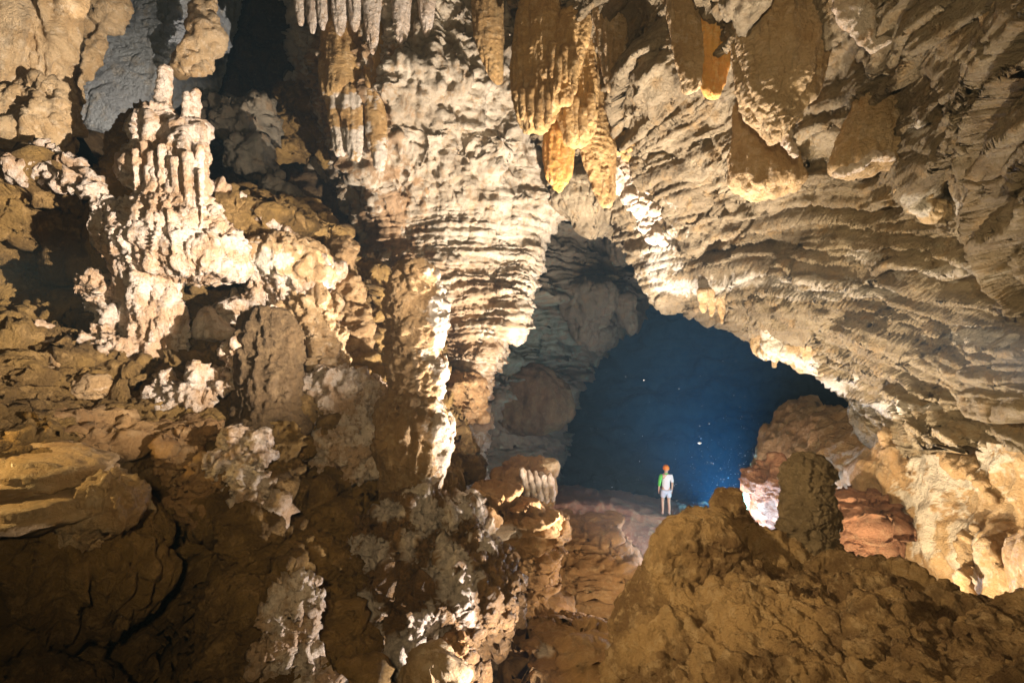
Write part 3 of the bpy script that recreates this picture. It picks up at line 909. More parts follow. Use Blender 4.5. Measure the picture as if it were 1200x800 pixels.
for (lab, o, Y, s) in (('white coral patch stuck on a brown rock, left of the flowstone tail', [(326, 94, 122), (340, 90, 124), (352, 100, 122), (364, 112, 126)], 7.6, 241),
                       ('small coral knob above the white cone, left of the flowstone tail', [(366, 114, 128), (380, 110, 130), (392, 112, 128)], 7.5, 245),
                       ('white coral fan lying on the left shelf, left of the flowstone tail', [(394, 112, 130), (402, 100, 140), (414, 95, 146), (424, 104, 142)], 7.3, 249),
                       ('scattered white coral crust at the far left of the shelf', [(386, 34, 44), (396, 26, 52), (404, 34, 66), (410, 50, 68)], 6.9, 253)):
    single('coral_patch', lab, 'cave coral', o, Y, 0.5, [[d_fbm(0.12, 0.3, 4, s), d_crust(.07, .2, s + 3)], [d_crust(0.05, 0.08, s + 1), d_fbm(0.02, 0.05, 3, s + 2)]], M_coral, step=1.1, group='white coral on the left shelf')
single('rock_outcrop', 'brown bulging rock that carries the white coral patches on the left', 'rock',
       [(285, 110, 140), (320, 92, 150), (350, 86, 160), (385, 98, 158), (412, 108, 170), (428, 120, 165)], 8.2, 0.6, [[d_fbm(0.25, 0.7, 4, 257)], [d_ridge(0.07, 0.35, 3, 258), d_fbm(0.03, 0.12, 3, 259)]], M_mud)
t = thing('flowstone_pillar', 'brown fluted pillars in the undercut at the far left, below the pale rib', 'flowstone', at(85, 320, 8.4))
for x0, x1, s in ((52, 78, 261), (76, 100, 263), (104, 140, 265)):
    body('pillar_shaft', [(215, x0 + 2, x1), (250, x0, x1 - 2), (285, x0 + 2, x1), (325, x0, x1 + 2)], 8.3, 0.9, [[d_fbm(0.1, 0.4, 3, s), d_flute(0.05, 0.2, 2, s + 1)]], M_mud, parent=t)

# --- mushroom dome, cascade and the knobs beside it
t = thing('flowstone_dome', 'mushroom-shaped flowstone with a fluted white rim and orange top', 'flowstone', at(340, 350, 9.0))
body('dome_cap', [(282, 316, 352), (288, 298, 366), (298, 288, 380), (312, 290, 388), (324, 302, 392)], 9.0, 0.8,
     [[d_fbm(0.08, 0.5, 3, 271)], [d_flute(0.09, 0.16, 2, 272, .15)], [d_fbm(0.012, 0.05, 3, 273)]], M_flow, parent=t, step=1.1, zones=[(315, 312, 35, 24, 1.0)])
body('dome_stem', [(312, 300, 392), (328, 296, 386), (342, 306, 376), (354, 326, 368)], 9.1, 0.7, CL(274), M_coral, parent=t, step=1.2)
t = thing('flowstone_cascade', 'cream and orange flowstone cascade spilling down behind the stubby dark stalagmite', 'flowstone', at(370, 540, 8.6))
CAS = lambda s: [[d_fbm(0.12, 0.6, 3, s)], [d_flute(0.06, 0.20, 3, s + 1, .3), d_crust(0.10, 0.24, s + 2, .6)], [d_crust(0.035, 0.07, s + 3, .7), d_fbm(0.015, 0.05, 3, s + 4)]]
body('cascade_sheet', [(354, 328, 386), (368, 328, 392), (390, 332, 398), (415, 338, 402), (440, 342, 408), (460, 340, 412)], 8.9, 0.6, CAS(281), M_flow, parent=t, step=1.1)
body('cascade_lip', [(440, 380, 430), (455, 345, 446), (475, 340, 454), (500, 346, 450), (512, 370, 440)], 8.45, 0.6, CAS(286), M_coral, parent=t, step=1.1)
body('cascade_apron', [(500, 360, 400), (512, 352, 440), (530, 366, 440), (550, 378, 438), (562, 390, 420)], 8.0, 0.6, CAS(291), M_coral, parent=t, step=1.1)
t = thing('knob_column', 'stack of pale knobs and thin plates left of the tall central stalagmite', 'flowstone', at(412, 440, 9.6))
for k, o in enumerate(([(282, 392, 412), (292, 384, 416), (312, 382, 414), (325, 394, 410)], [(322, 388, 420), (335, 384, 428), (350, 392, 430), (360, 402, 424)],
                       [(358, 392, 430), (368, 390, 436), (378, 398, 434)], [(376, 400, 432), (386, 396, 438), (396, 404, 434)], [(394, 402, 434), (406, 396, 438), (418, 404, 434)], [(416, 404, 434), (428, 402, 440), (442, 410, 436)])):
    body('knob', o, 9.7, 0.8, [[d_fbm(0.1, 0.35, 4, 301 + 4 * k)], [d_knobs(0.04, 0.1, 302 + 4 * k), d_fbm(0.015, 0.06, 3, 303 + 4 * k)]], M_stal, parent=t, step=1.2)
t = thing('stalagmite', 'stubby dark fluted stalagmite in front of the cream cascade', 'stalagmite', at(314, 495, 7.4))
body('shaft', [(366, 302, 330), (374, 292, 340), (390, 287, 344), (420, 285, 346), (450, 284, 346), (475, 283, 346), (494, 278, 352), (504, 276, 356)], 7.4, 0.95,
     [[d_fbm(0.06, 0.4, 3, 311)], [d_flute(0.06, 0.12, 3, 312, .15), d_knobs(0.05, 0.08, 313)], [d_fbm(0.01, 0.05, 3, 314)]], M_shaded, parent=t, step=1.1)
body('calcite_cap', [(358, 314, 322), (364, 308, 330), (372, 304, 334)], 7.45, 0.9, [[d_fbm(0.02, 0.1, 3, 315)]], M_calcite, parent=t, step=1.2)
single('calcite_cone', 'little white cone of calcite on the shelf, left of the stubby dark stalagmite', 'flowstone',
       [(361, 240, 246), (374, 234, 256), (388, 230, 270), (396, 232, 268)], 8.4, 0.9, [[d_fbm(0.05, 0.3, 3, 317)], [d_flute(0.03, 0.12, 2, 318)]], M_calcite, step=1.1)
single('flowstone_cushion', 'pale stepped cushion of flowstone behind the little white cone', 'flowstone',
       [(346, 290, 310), (352, 284, 314), (360, 252, 300), (376, 250, 280), (386, 252, 268)], 8.9, 0.7, CAS(321), M_coral, step=1.2)
for (lab, o, Y, s) in (('white coral clump like a cauliflower at the edge of the brown ledge', [(442, 182, 194), (452, 176, 202), (468, 173, 208), (480, 180, 206)], 7.0, 331),
                       ('long low white coral bank reaching towards the stubby dark stalagmite', [(437, 236, 262), (446, 212, 264), (458, 204, 262), (466, 206, 236)], 7.2, 335),
                       ('upright white coral strip against the left of the stubby dark stalagmite', [(407, 272, 286), (425, 270, 287), (445, 268, 285), (455, 264, 284)], 7.2, 339),
                       ('white coral head with drips on the brown rocks, below the stubby stalagmite', [(505, 264, 288), (515, 258, 298), (532, 252, 302), (550, 260, 300), (562, 268, 294)], 6.3, 343),
                       ('pale drips of calcite hanging below the white coral head', [(552, 288, 312), (568, 276, 314), (585, 272, 308), (602, 288, 320), (614, 292, 310)], 6.1, 347),
                       ('white coral bush with spiky branches at the bottom left of the mound', [(675, 338, 356), (690, 332, 374), (715, 330, 378), (735, 322, 366), (760, 306, 360), (785, 302, 376), (800, 320, 384)], 5.0, 351),
                       ('white coral crust at the right of the cascade apron, left of the skirted stalagmite', [(504, 366, 392), (520, 362, 410), (540, 372, 438), (556, 378, 420)], 8.0, 355)):
    single('cave_coral', lab, 'cave coral', o, Y, 0.6, [[d_fbm(0.20, 0.35, 4, s), d_crust(0.10, 0.25, s + 3, .4)], [d_crust(0.06, 0.09, s + 1, .32), d_knobs(0.02, 0.04, s + 2)]], M_coral, step=1.0)
# small white coral sprigs deep in the black hollow
for lab, x, y in (('white speck of coral deep in the black hollow, right of the other upper one', 203, 704), ('white sliver of coral deep in the black hollow, left of the other upper one', 183, 703), ('lowest white speck of coral in the black hollow', 196, 736)):
    single('coral_sprig', lab, 'cave coral', [(y - 5, x - 3, x + 3), (y, x - 4, x + 5), (y + 5, x - 3, x + 2)], 6.6, 0.8, [[d_knobs(0.06, 0.05, int(x))]], M_calcite, step=0.8, group='coral specks in the hollow')

# --- rocks and ledges of the left side
RK = lambda s, k=1.0: [[d_fbm(0.16 * k, 0.7 * k, 4, s)], [d_strata(0.05 * k, 0.14 * k, (0.1, 0), s + 1, 1.2), d_ridge(0.05 * k, 0.3 * k, 3, s + 2), d_crack(0.07 * k, 0.5 * k, s + 4)], [d_fbm(0.025 * k, 0.07, 4, s + 3)]]
t = thing('flowstone_ledge', 'smooth yellow-lit ledge jutting from the left edge over the black hollow', 'ledge', at(80, 640, 4.9))
body('ledge_slab', [(538, -60, 70), (548, -70, 98), (560, -80, 110), (576, -80, 100)], 4.9, 0.8, [[d_fbm(0.09, 0.5, 3, 401, (.6, 1, 1))], [d_strata(0.07, 0.10, (0.05, 0), 402, 1.6), d_fbm(0.02, 0.10, 4, 403)]], M_flow, parent=t)
body('ledge_slab', [(566, 118, 146), (576, 108, 154), (592, 100, 158), (604, 88, 157), (614, 80, 130), (632, 84, 104)], 4.75, 0.8, [[d_fbm(0.09, 0.35, 3, 404)], [d_flute(0.07, 0.09, 3, 405, .15), d_fbm(0.025, 0.08, 4, 406)]], M_flow, parent=t)
body('ledge_slab', [(580, -80, 70), (586, -80, 112), (596, -80, 118), (604, -80, 90)], 4.65, 0.8, [[d_fbm(0.08, 0.5, 3, 407, (.6, 1, 1))], [d_strata(0.06, 0.08, (0.05, 0), 408, 1.6), d_fbm(0.012, 0.08, 3, 409)]], M_flow, parent=t)
body('ledge_face', [(596, -90, 130), (620, -90, 160), (650, -90, 176), (690, -90, 170), (720, -90, 130)], 5.2, 0.6, [[d_fbm(0.15, 0.6, 3, 410)], [d_flute(0.13, 0.22, 3, 411, .12), d_crust(0.05, 0.2, 413)], [d_fbm(0.02, 0.1, 3, 412)]], M_mud, parent=t)
for (lab, o, Y, m, s) in (('long flat slab lying on the brown ledge under the coral clump', [(492, 190, 245), (498, 172, 256), (506, 170, 254), (514, 190, 240)], 6.6, M_terr, 421),
                          ('dark layered rock at the left edge above the yellow-lit ledge', [(410, -60, 20), (430, -70, 44), (460, -80, 56), (490, -80, 40)], 6.0, M_mud, 425),
                          ('pale flat slab slanting on the left shelf below the coral fan', [(436, 84, 96), (446, 86, 116), (458, 96, 130), (468, 112, 136)], 6.7, M_flow, 429),
                          ('small pale shard of slab above the slanting one on the left', [(418, 52, 64), (426, 58, 78), (434, 66, 80)], 6.7, M_flow, 433),
                          ('wide brown boulder behind the yellow-lit ledge', [(488, 10, 90), (500, -20, 130), (520, -30, 150), (540, -20, 140)], 5.9, M_terr, 437),
                          ('wedge of brown rock pointing down beside the white coral head', [(512, 178, 250), (530, 180, 236), (550, 182, 214), (572, 186, 200)], 6.3, M_terr, 441),
                          ('brown rounded rock left of the white coral head, with a lit edge', [(540, 226, 262), (560, 206, 264), (584, 194, 262), (602, 196, 250)], 6.1, M_terr, 445),
                          ('brown boulder under the pale calcite drips', [(600, 258, 300), (625, 248, 322), (655, 246, 330), (680, 250, 326), (694, 260, 310)], 5.8, M_mud, 449),
                          ('brown boulder beside the white coral bush at the bottom', [(690, 250, 310), (715, 238, 330), (745, 240, 330), (760, 250, 310)], 5.2, M_mud, 453),
                          ('lowest brown boulder left of the white coral bush', [(752, 240, 300), (775, 224, 310), (810, 226, 320), (840, 240, 320)], 4.8, M_mud, 457),
                          ('dark fluted rock right of the stubby stalagmite foot', [(492, 288, 350), (510, 294, 350), (540, 306, 350), (580, 312, 350), (620, 318, 352)], 6.8, M_mud, 461),
                          ('dark rock hidden low in the black hollow at the bottom left', [(738, 30, 110), (765, 0, 150), (800, -20, 170), (840, -20, 170)], 6.0, M_mud, 465),
                          ('dark brown rock left of the mound, behind the coral bush', [(590, 345, 400), (620, 330, 415), (660, 332, 412), (700, 345, 404)], 7.0, M_mud, 469)):
    single('boulder', lab, 'boulder', o, Y, 0.75, RK(s), m)

# --- gully in the middle: ribbed rock, lumps, terraces, chunks
t = thing('ribbed_rock', 'rock with white ribs like a claw on the ledge beside the dark chamber', 'rock', at(620, 596, 12.2))
body('rock_body', [(541, 600, 640), (552, 586, 646), (566, 576, 648), (582, 578, 644), (596, 590, 630)], 12.4, 0.8, RK(501, 1.3), M_terr, parent=t, step=1.2)
body('rock_knob', [(538, 636, 650), (546, 630, 656), (556, 634, 655), (562, 640, 650)], 12.2, 0.9, [[d_fbm(0.08, 0.3, 3, 505)]], M_tan, parent=t, step=1.2)
for k in range(5):
    x = 615 + 7.5 * k
    o = tube('rib', [(x - 4, 548 + 2 * k, 11.7, 2.5), (x, 562, 11.55, 3.2), (x + 3, 578, 11.6, 3), (x + 4, 590 - abs(k - 2), 11.7, 2)], [[d_fbm(0.04, 0.15, 3, 511 + k), d_knobs(0.03, 0.1, 520 + k)]], M_calcite, parent=t, step=1.0)
single('calcite_lump', 'small fluted white lump below the claw-like ribbed rock', 'flowstone', [(595, 614, 634), (602, 610, 641), (612, 612, 641), (619, 620, 632)], 11.0, 0.8,
       [[d_fbm(0.08, 0.3, 3, 531)], [d_flute(0.05, 0.15, 2, 532, .3)]], M_calcite, step=1.0)
TERR = lambda s, th=0.34: [[d_fbm(0.18, 1.0, 3, s)], [d_strata(0.26, th, (0, 0), s + 1, 2.2, sharp=0.12), d_strata(0.07, 0.12, (0, 0), s + 2, 1.4)], [d_fbm(0.035, 0.12, 4, s + 3), d_crack(0.08, 0.7, s + 5)]]
single('terraced_rock', 'stack of brown ledges right of the white coral mound, left of the dark crack', 'rock',
       [(588, 560, 600), (604, 545, 632), (625, 548, 640), (650, 552, 642), (680, 560, 642), (710, 575, 640), (730, 590, 636)], 10.0, 0.7, TERR(541), M_terr, step=1.0, facets=0, sq=3.5, zones=[(590, 625, 25, 8, .9)])
single('terraced_rock', 'block of stepped brown terraces under the reddish ledge, right of the dark crack', 'rock',
       [(622, 652, 700), (634, 646, 724), (650, 645, 730), (680, 648, 736), (706, 650, 732), (724, 660, 716)], 11.6, 0.7, TERR(546, 0.40), M_terr, step=1.0, facets=0, sq=3.5)
single('rock_slab', 'tilted brown slab at the foot of the ribbed rock, next to the coral mound', 'rock', [(582, 572, 600), (592, 566, 618), (606, 570, 616), (612, 584, 606)], 10.6, 0.8, RK(551), M_terr)
single('shelf_rock', 'flat pale-edged brown rock jutting from the upper right of the coral mound', 'rock', [(598, 556, 572), (612, 548, 590), (630, 545, 580), (640, 552, 570)], 8.8, 0.8, RK(555), M_terr, zones=[(566, 622, 14, 16, .9)])
single('rock_chunk', 'angular tan chunk with a white crusted corner on the gully floor', 'rock', [(725, 650, 668), (735, 630, 682), (748, 626, 688), (758, 630, 670)], 8.0, 0.8, RK(559, .8), M_terr, step=1.1, zones=[(678, 738, 14, 12, 1.0)])
single('rock_step', 'low tan rock step below the angular chunk in the gully', 'rock', [(746, 640, 720), (758, 622, 742), (780, 612, 752), (810, 606, 760)], 7.2, 0.8, TERR(563, .3), M_terr, zones=[(640, 762, 12, 8, .9), (720, 762, 8, 6, .9)])
single('boulder', 'smooth tan boulder with a pale right side at the bottom edge, under the mound', 'boulder', [(771, 488, 512), (780, 474, 548), (796, 470, 552), (820, 470, 552), (840, 480, 540)], 5.6, 0.8, [[d_fbm(0.12, 0.6, 3, 567)], [d_ridge(0.03, 0.2, 3, 568), d_fbm(0.015, 0.06, 3, 569)]], M_tan)
single('rock', 'small jagged orange-brown rock behind the smooth tan boulder at the bottom', 'rock', [(752, 520, 548), (764, 514, 550), (778, 512, 546)], 6.2, 0.8, RK(571, .7), M_terr)
single('coral_crust', 'white crusted stones at the foot of the terraced ledges', 'cave coral', [(690, 562, 580), (705, 556, 584), (718, 562, 578)], 8.6, 0.7, CORAL(575), M_coral, step=1.1)
for (lab, o, Y, s) in (('brown rounded bulge of rock under the pale wall beside the tall stalagmite', [(438, 520, 556), (455, 514, 580), (480, 512, 574), (500, 520, 560)], 13.6, 581),
                       ('grey-brown rock low behind the tall stalagmite, by the chamber', [(510, 520, 556), (530, 516, 566), (552, 522, 568), (566, 530, 556)], 12.8, 585),
                       ('round reddish boulder on the ledge, left of the stepped terraces', [(604, 652, 672), (614, 646, 684), (626, 649, 686), (634, 658, 678)], 12.4, 589)):
    single('boulder', lab, 'boulder', o, Y, 0.8, RK(s, 1.2), M_mud if s == 585 else M_terr)

# --- right foreground: knob, tower stalagmite, cliff face, stones
single('boulder', 'rounded brown knob on the crest of the earth mound, against the blue glow', 'rock', [(571, 846, 872), (580, 839, 878), (594, 838, 882), (612, 842, 886), (630, 846, 884)], 6.5, 0.9,
       [[d_fbm(0.07, 0.3, 4, 601)], [d_knobs(0.03, 0.09, 602), d_fbm(0.015, 0.06, 3, 603)]], M_earth, step=1.1)
single('stalagmite', 'squat brown stalagmite with a cracked knobbly skin on the earth mound', 'stalagmite',
       [(531, 938, 954), (538, 930, 964), (552, 924, 971), (580, 921, 973), (605, 919, 973), (625, 919, 974), (640, 914, 980), (662, 902, 992)], 6.2, 0.95,
       [[d_fbm(0.05, 0.4, 3, 607)], [d_knobs(0.05, 0.10, 608, (1, 1, .7)), d_knobs(0.025, 0.05, 609), d_crack(0.04, 0.16, 611, width=.12)], [d_fbm(0.01, 0.04, 3, 610)]], M_pit, step=1.0)
single('cliff_rock', 'smooth fluted brown cliff at the left end of the earth mound', 'rock',
       [(610, 806, 850), (622, 788, 862), (644, 770, 866), (668, 756, 868), (700, 738, 868), (728, 722, 862), (750, 722, 850), (770, 745, 830)], 5.75, 0.55,
       [[d_fbm(0.13, 0.8, 4, 613)], [d_flute(0.06, 0.35, 3, 614, .3), d_ridge(0.04, 0.3, 3, 615)], [d_fbm(0.02, 0.08, 4, 616)]], M_earth, step=1.2)
for (lab, o, Y, s) in (('pale stone standing on the earth mound beside its shadow', [(713, 866, 884), (724, 860, 896), (742, 858, 904), (758, 862, 900)], 4.6, 621),
                       ('low stone on the crest of the earth mound, right of the brown knob', [(606, 808, 830), (616, 800, 842), (630, 804, 850)], 6.3, 625),
                       ('flat stone in the earth at the bottom right', [(758, 1000, 1030), (765, 992, 1040), (774, 1000, 1032)], 3.8, 629),
                       ('small stone half buried in the middle of the earth slope', [(722, 958, 970), (728, 954, 976), (736, 958, 972)], 4.5, 633)):
    single('stone', lab, 'stone', o, Y, 0.8, [[d_fbm(0.06, 0.25, 4, s)], [d_ridge(0.025, 0.12, 3, s + 1)]], M_earth)
single('rock_outcrop', 'violet-lit rock behind the earth mound, right of the blue glow', 'rock', [(532, 886, 916), (545, 876, 930), (575, 874, 936), (605, 880, 940), (640, 886, 940)], 12.6, 0.7, RK(641, 1.4), M_red)

# --- small rubble lying on the earth mound
rub = np.random.default_rng(12)
mm = bpy.data.objects['earth_mound'].data
mco = np.empty(len(mm.vertices) * 3, np.float32)
mm.vertices.foreach_get('co', mco)
mco = mco.reshape(-1, 3)
mq = proj(mco)
pick = np.where((mq[:, 0] > 720) & (mq[:, 0] < 1210) & (mq[:, 1] > 640) & (mq[:, 1] < 810) & (mco[:, 1] < 6.2))[0]
vs, fs = [], []
for k in rub.choice(pick, 520, replace=False):
    r = rub.choice([.012, .02, .035, .06], p=[.45, .33, .17, .05])
    j = rub.normal(size=(6, 3)) * .25
    b0 = len(vs)
    vs += [tuple(mco[k] + r * (np.array([[1, 0, 0], [-1, 0, 0], [0, 1, 0], [0, -1, 0], [0, 0, .8], [0, 0, -.8]])[i] + j[i])) for i in range(6)]
    fs += [tuple(b0 + i for i in f) for f in ((0, 2, 4), (2, 1, 4), (1, 3, 4), (3, 0, 4), (2, 0, 5), (1, 2, 5), (3, 1, 5), (0, 3, 5))]
me = bpy.data.meshes.new('rubble')
me.from_pydata(vs, [], fs)
link('rubble', me, M_earth, kind='stuff')

# --- dripstone hanging from the overhang
DR = lambda s, k=1.0: [[d_fbm(0.10 * k, 0.5, 3, s, (1, 1, .3))], [d_flute(0.07 * k, 0.20 * k, 3, s + 1, 0.07), d_fbm(0.02 * k, 0.2, 3, s + 9)], [d_fbm(0.018 * k, 0.07, 4, s + 2), d_flute(0.015 * k, 0.06 * k, 2, s + 1, 0.12)]]
t = thing('dripstone_curtain', 'ochre dripstone curtain hanging left of the overhang, against the pale wall', 'stalactite', at(655, -40, 9.6))
for o, Y, s in (([(-60, 622, 672), (0, 612, 670), (40, 604, 668), (90, 601, 662), (120, 604, 656), (140, 609, 648), (152, 616, 640)], 9.6, 701),
                ([(-60, 650, 720), (0, 644, 712), (60, 646, 704), (110, 650, 698), (150, 660, 694), (168, 668, 684)], 9.9, 705),
                ([(20, 655, 690), (60, 648, 684), (90, 646, 676), (120, 650, 668)], 9.3, 709)):
    body('fluted_fold', o, Y, 0.6, DR(s, .6), M_drape, parent=t, step=1.0, hang=True)
    y_, xl, xr = o[-2]
    for k in range(5):
        x = xl + (xr - xl) * (k + .5 + .35 * math.sin(k * 5 + s)) / 5
        L_ = 3 + (k * 37 + s * 5) % 12
        y_ = o[-2][0] + 9 * math.sin(k * 2.3 + s)
        body('drip', [(y_ - 30, x - 5, x + 5), (y_ - 8, x - 4, x + 4), (y_ + L_ * .5, x - 2.4, x + 2.4), (y_ + L_, x - .8, x + .8)], Y - .25, 0.9, DR(s + k, .25), M_drape, parent=t, step=1.0, hang=True)
single('stalactite', 'smooth orange blade of dripstone under the ochre curtain', 'stalactite', [(140, 642, 664), (160, 638, 671), (185, 637, 670), (205, 640, 668), (218, 648, 660), (224, 652, 657)], 10.2, 0.35, DR(713, .35), M_orange, step=1.1, hang=True)
single('stalactite', 'long ochre fold ending in a rounded orange tip left of the white crystals', 'stalactite', [(60, 684, 712), (110, 670, 712), (150, 672, 714), (180, 682, 720), (205, 692, 721), (228, 700, 720), (241, 706, 716)], 10.4, 0.6, DR(717, .5), M_drape, step=1.1, hang=True)
single('stalactite', 'broad pale tan fold of dripstone at the top, right of the ochre curtain', 'stalactite', [(-60, 690, 760), (0, 694, 752), (40, 700, 742), (80, 708, 732), (105, 712, 724)], 9.0, 0.5, DR(721, .6), M_tan, step=1.2, hang=True)
t = thing('dripstone_curtain', 'big twin curtain hanging at the top, left half tan and right half bright orange', 'stalactite', at(820, -40, 7.6))
body('tan_fold', [(-60, 770, 826), (0, 782, 824), (50, 788, 824), (90, 796, 826), (100, 799, 822), (107, 801, 814), (110, 803, 808)], 7.15, 0.5, DR(725, .45), M_tan, parent=t, step=1.1, hang=True)
body('orange_fold', [(-60, 815, 862), (0, 820, 858), (50, 822, 858), (85, 822, 852), (108, 826, 846), (114, 834, 843)], 7.1, 0.45, DR(729, .35), M_orange, parent=t, step=1.1, hang=True)
single('stalactite', 'short tan dripstone between the orange curtain and the bulbous grey stalactite', 'stalactite', [(-40, 838, 885), (0, 842, 880), (35, 846, 876), (60, 854, 868), (70, 858, 864)], 7.9, 0.4, DR(733, .4), M_tan, step=1.1, hang=True)
t = thing('stalactite', 'bulbous grey-tan stalactite with deep grooves and a thin crooked tip', 'stalactite', at(910, -40, 6.6))
body('bulb', [(-60, 888, 930), (-10, 880, 940), (20, 872, 950), (50, 870, 958), (80, 874, 955), (105, 878, 948), (122, 884, 936), (138, 892, 926), (150, 900, 920), (160, 907, 918)], 6.6, 0.8,
     [[d_fbm(0.05, 0.4, 3, 737, (1, 1, .3))], [d_flute(0.09, 0.26, 3, 738, 0.07)], [d_knobs(0.012, 0.03, 739), d_fbm(0.02, 0.06, 4, 740), d_flute(0.015, 0.05, 2, 736, 0.1)]], M_tan, parent=t, step=1.0, hang=True)
o = tube('tip', [(908, 128, 6.6, 13), (916, 148, 6.6, 8), (924, 165, 6.6, 5.5), (934, 184, 6.6, 2.5)], [[d_fbm(0.03, 0.12, 3, 741), d_knobs(0.025, 0.05, 742)]], M_calcite, parent=t, step=0.9)
single('stalactite', 'broad tan cone of dripstone below the short tan one, with a flat rough foot', 'stalactite', [(100, 880, 895), (125, 866, 905), (160, 862, 920), (190, 860, 930), (212, 862, 938), (224, 874, 920)], 8.1, 0.55, DR(745, .7), M_tan, step=1.2, hang=True)
t = thing('stalactite', 'spreading tan dripstone with a white toothed rim under the top right', 'stalactite', at(1030, 80, 7.0))
body('cone', [(75, 1020, 1060), (105, 1008, 1076), (140, 1000, 1082), (165, 990, 1076), (185, 980, 1064), (198, 976, 1030)], 6.7, 0.6, DR(749, .6), M_tan, parent=t, step=1.1, hang=True)
tube('rim', [(976, 204, 6.45, 4), (995, 199, 6.35, 4), (1012, 192, 6.3, 4), (1028, 182, 6.3, 4), (1048, 186, 6.4, 3.5)], [[d_fbm(0.03, 0.12, 3, 753), d_knobs(0.035, 0.06, 754)]], M_calcite, parent=t, step=0.9)
single('crystal_crust', 'dazzling white crystal crust on the lip of the overhang beside the orange tip', 'flowstone', [(172, 716, 736), (182, 704, 748), (196, 702, 750), (210, 712, 752), (226, 730, 760), (248, 746, 770), (270, 756, 774), (284, 764, 776)], 11.1, 0.5,
       [[d_fbm(0.14, 0.5, 4, 757)], [d_knobs(0.10, 0.2, 758), d_ridge(0.06, 0.2, 3, 759)]], M_calcite, step=1.1, hang=True)
single('rock_lump', 'brown knobbly lump on the overhang above the white crystal crust', 'rock', [(128, 716, 752), (140, 706, 776), (158, 708, 782), (176, 722, 770)], 10.6, 0.6, RK(763), M_drape, step=1.3)
for (lab, o, s) in (('left one of three little stalactites on the arch lip', [(340, 818, 830), (356, 820, 829), (366, 823, 826)], 767), ('middle one of three little stalactites on the arch lip', [(340, 828, 840), (358, 830, 838), (370, 833, 835)], 769),
                    ('right and longest one of three little stalactites on the arch lip', [(340, 838, 851), (356, 840, 850), (368, 843, 848), (378, 845, 847)], 771)):
    single('stalactite', lab, 'stalactite', o, 11.6, 0.9, [[d_fbm(0.03, 0.2, 3, s), d_flute(0.02, 0.1, 2, s + 1)]], M_tan, step=1.0, group='little stalactites on the arch lip', hang=True)
t = thing('hanging_rock', 'rough tan block with a ragged pale bottom hanging from the arch lip', 'rock', at(930, 352, 11.5))
body('block', [(346, 892, 970), (362, 888, 980), (382, 888, 986), (402, 892, 984), (416, 904, 974), (428, 928, 962)], 11.5, 0.6,
     [[d_fbm(0.22, 0.7, 4, 775)], [d_flute(0.07, 0.3, 3, 776, .3), d_knobs(0.06, 0.2, 777)], [d_fbm(0.03, 0.12, 3, 778)]], M_tan, parent=t, step=1.1, zones=[(905, 395, 18, 40, .9), (945, 425, 40, 10, .9)], hang=True)
for k, (x, y, r) in enumerate(((897, 418, 5), (908, 425, 4), (930, 428, 5), (944, 432, 6), (958, 428, 5), (975, 412, 5))):
    body('tooth', [(y - 12, x - r, x + r), (y - 4, x - r * .8, x + r * .8), (y + 4, x - 1.5, x + 1.5)], 11.5, 0.9, [[d_fbm(0.04, 0.15, 3, 781 + k)]], M_tan, parent=t, step=1.0, hang=True)
t = thing('lump_column', 'column of white-rimmed lumps running down the right-hand side of the overhang', 'flowstone', at(1070, 260, 6.6))
for k, o in enumerate(([(168, 1060, 1082), (178, 1054, 1090), (190, 1058, 1086)], [(188, 1058, 1080), (204, 1056, 1084), (222, 1060, 1082)], [(220, 1058, 1090), (232, 1058, 1100), (246, 1066, 1108), (256, 1084, 1104)])):
    body('lump', o, 6.7, 0.6, [[d_fbm(0.07, 0.25, 4, 791 + 3 * k)], [d_knobs(0.05, 0.12, 792 + 3 * k)]], M_tan, parent=t, step=1.1, zones=[(1062, 200, 12, 50, .9), (1080, 246, 30, 10, .9)], hang=True)
single('dripstone_column', 'pale tan column of dripstone in the top right corner', 'stalactite', [(-50, 1160, 1215), (0, 1158, 1205), (50, 1166, 1204), (90, 1176, 1204), (106, 1184, 1200)], 4.6, 0.6, DR(801, .5), M_tan, hang=True)
single('overlit_patch', 'overlit white patch on the roof at the top, right of the bulbous stalactite', 'flowstone', [(-40, 985, 1070), (0, 976, 1060), (20, 985, 1052), (40, 998, 1044), (56, 1012, 1034)], 5.6, 0.3, [[d_fbm(0.07, 0.4, 4, 805)], [d_ridge(0.04, 0.2, 3, 806)]], M_calcite, hang=True)  # overexposed spot of roof built as a white body

# --- dripstone on the pale wall
t = thing('dripstone_curtain', 'brown fluted curtain with white tips at the left of the pale wall', 'stalactite', at(410, -20, 12.4))
for o, Y, s in (([(10, 380, 420), (50, 378, 424), (90, 376, 426), (115, 380, 424)], 12.5, 811), ([(105, 382, 402), (130, 384, 402), (160, 390, 404), (178, 394, 402)], 12.4, 814), ([(105, 400, 424), (140, 402, 424), (170, 408, 422), (186, 412, 420)], 12.3, 817),
                ([(20, 424, 446), (80, 426, 448), (140, 428, 450), (180, 436, 452), (198, 442, 450)], 12.4, 820)):
    body('fluted_fold', o, Y, 0.7, DR(s, .6), M_drape, parent=t, step=1.2, zones=[(405, 118, 30, 9, .8), (412, 168, 26, 24, .8), (446, 186, 14, 24, .8)], hang=True)
single('stalactite', 'brown fluted stalactite hanging on the right of the pale wall', 'stalactite', [(-40, 556, 590), (10, 555, 588), (40, 557, 588), (70, 566, 588), (88, 574, 588), (96, 580, 587)], 12.0, 0.8, DR(824, .5), M_drape, step=1.1, hang=True)
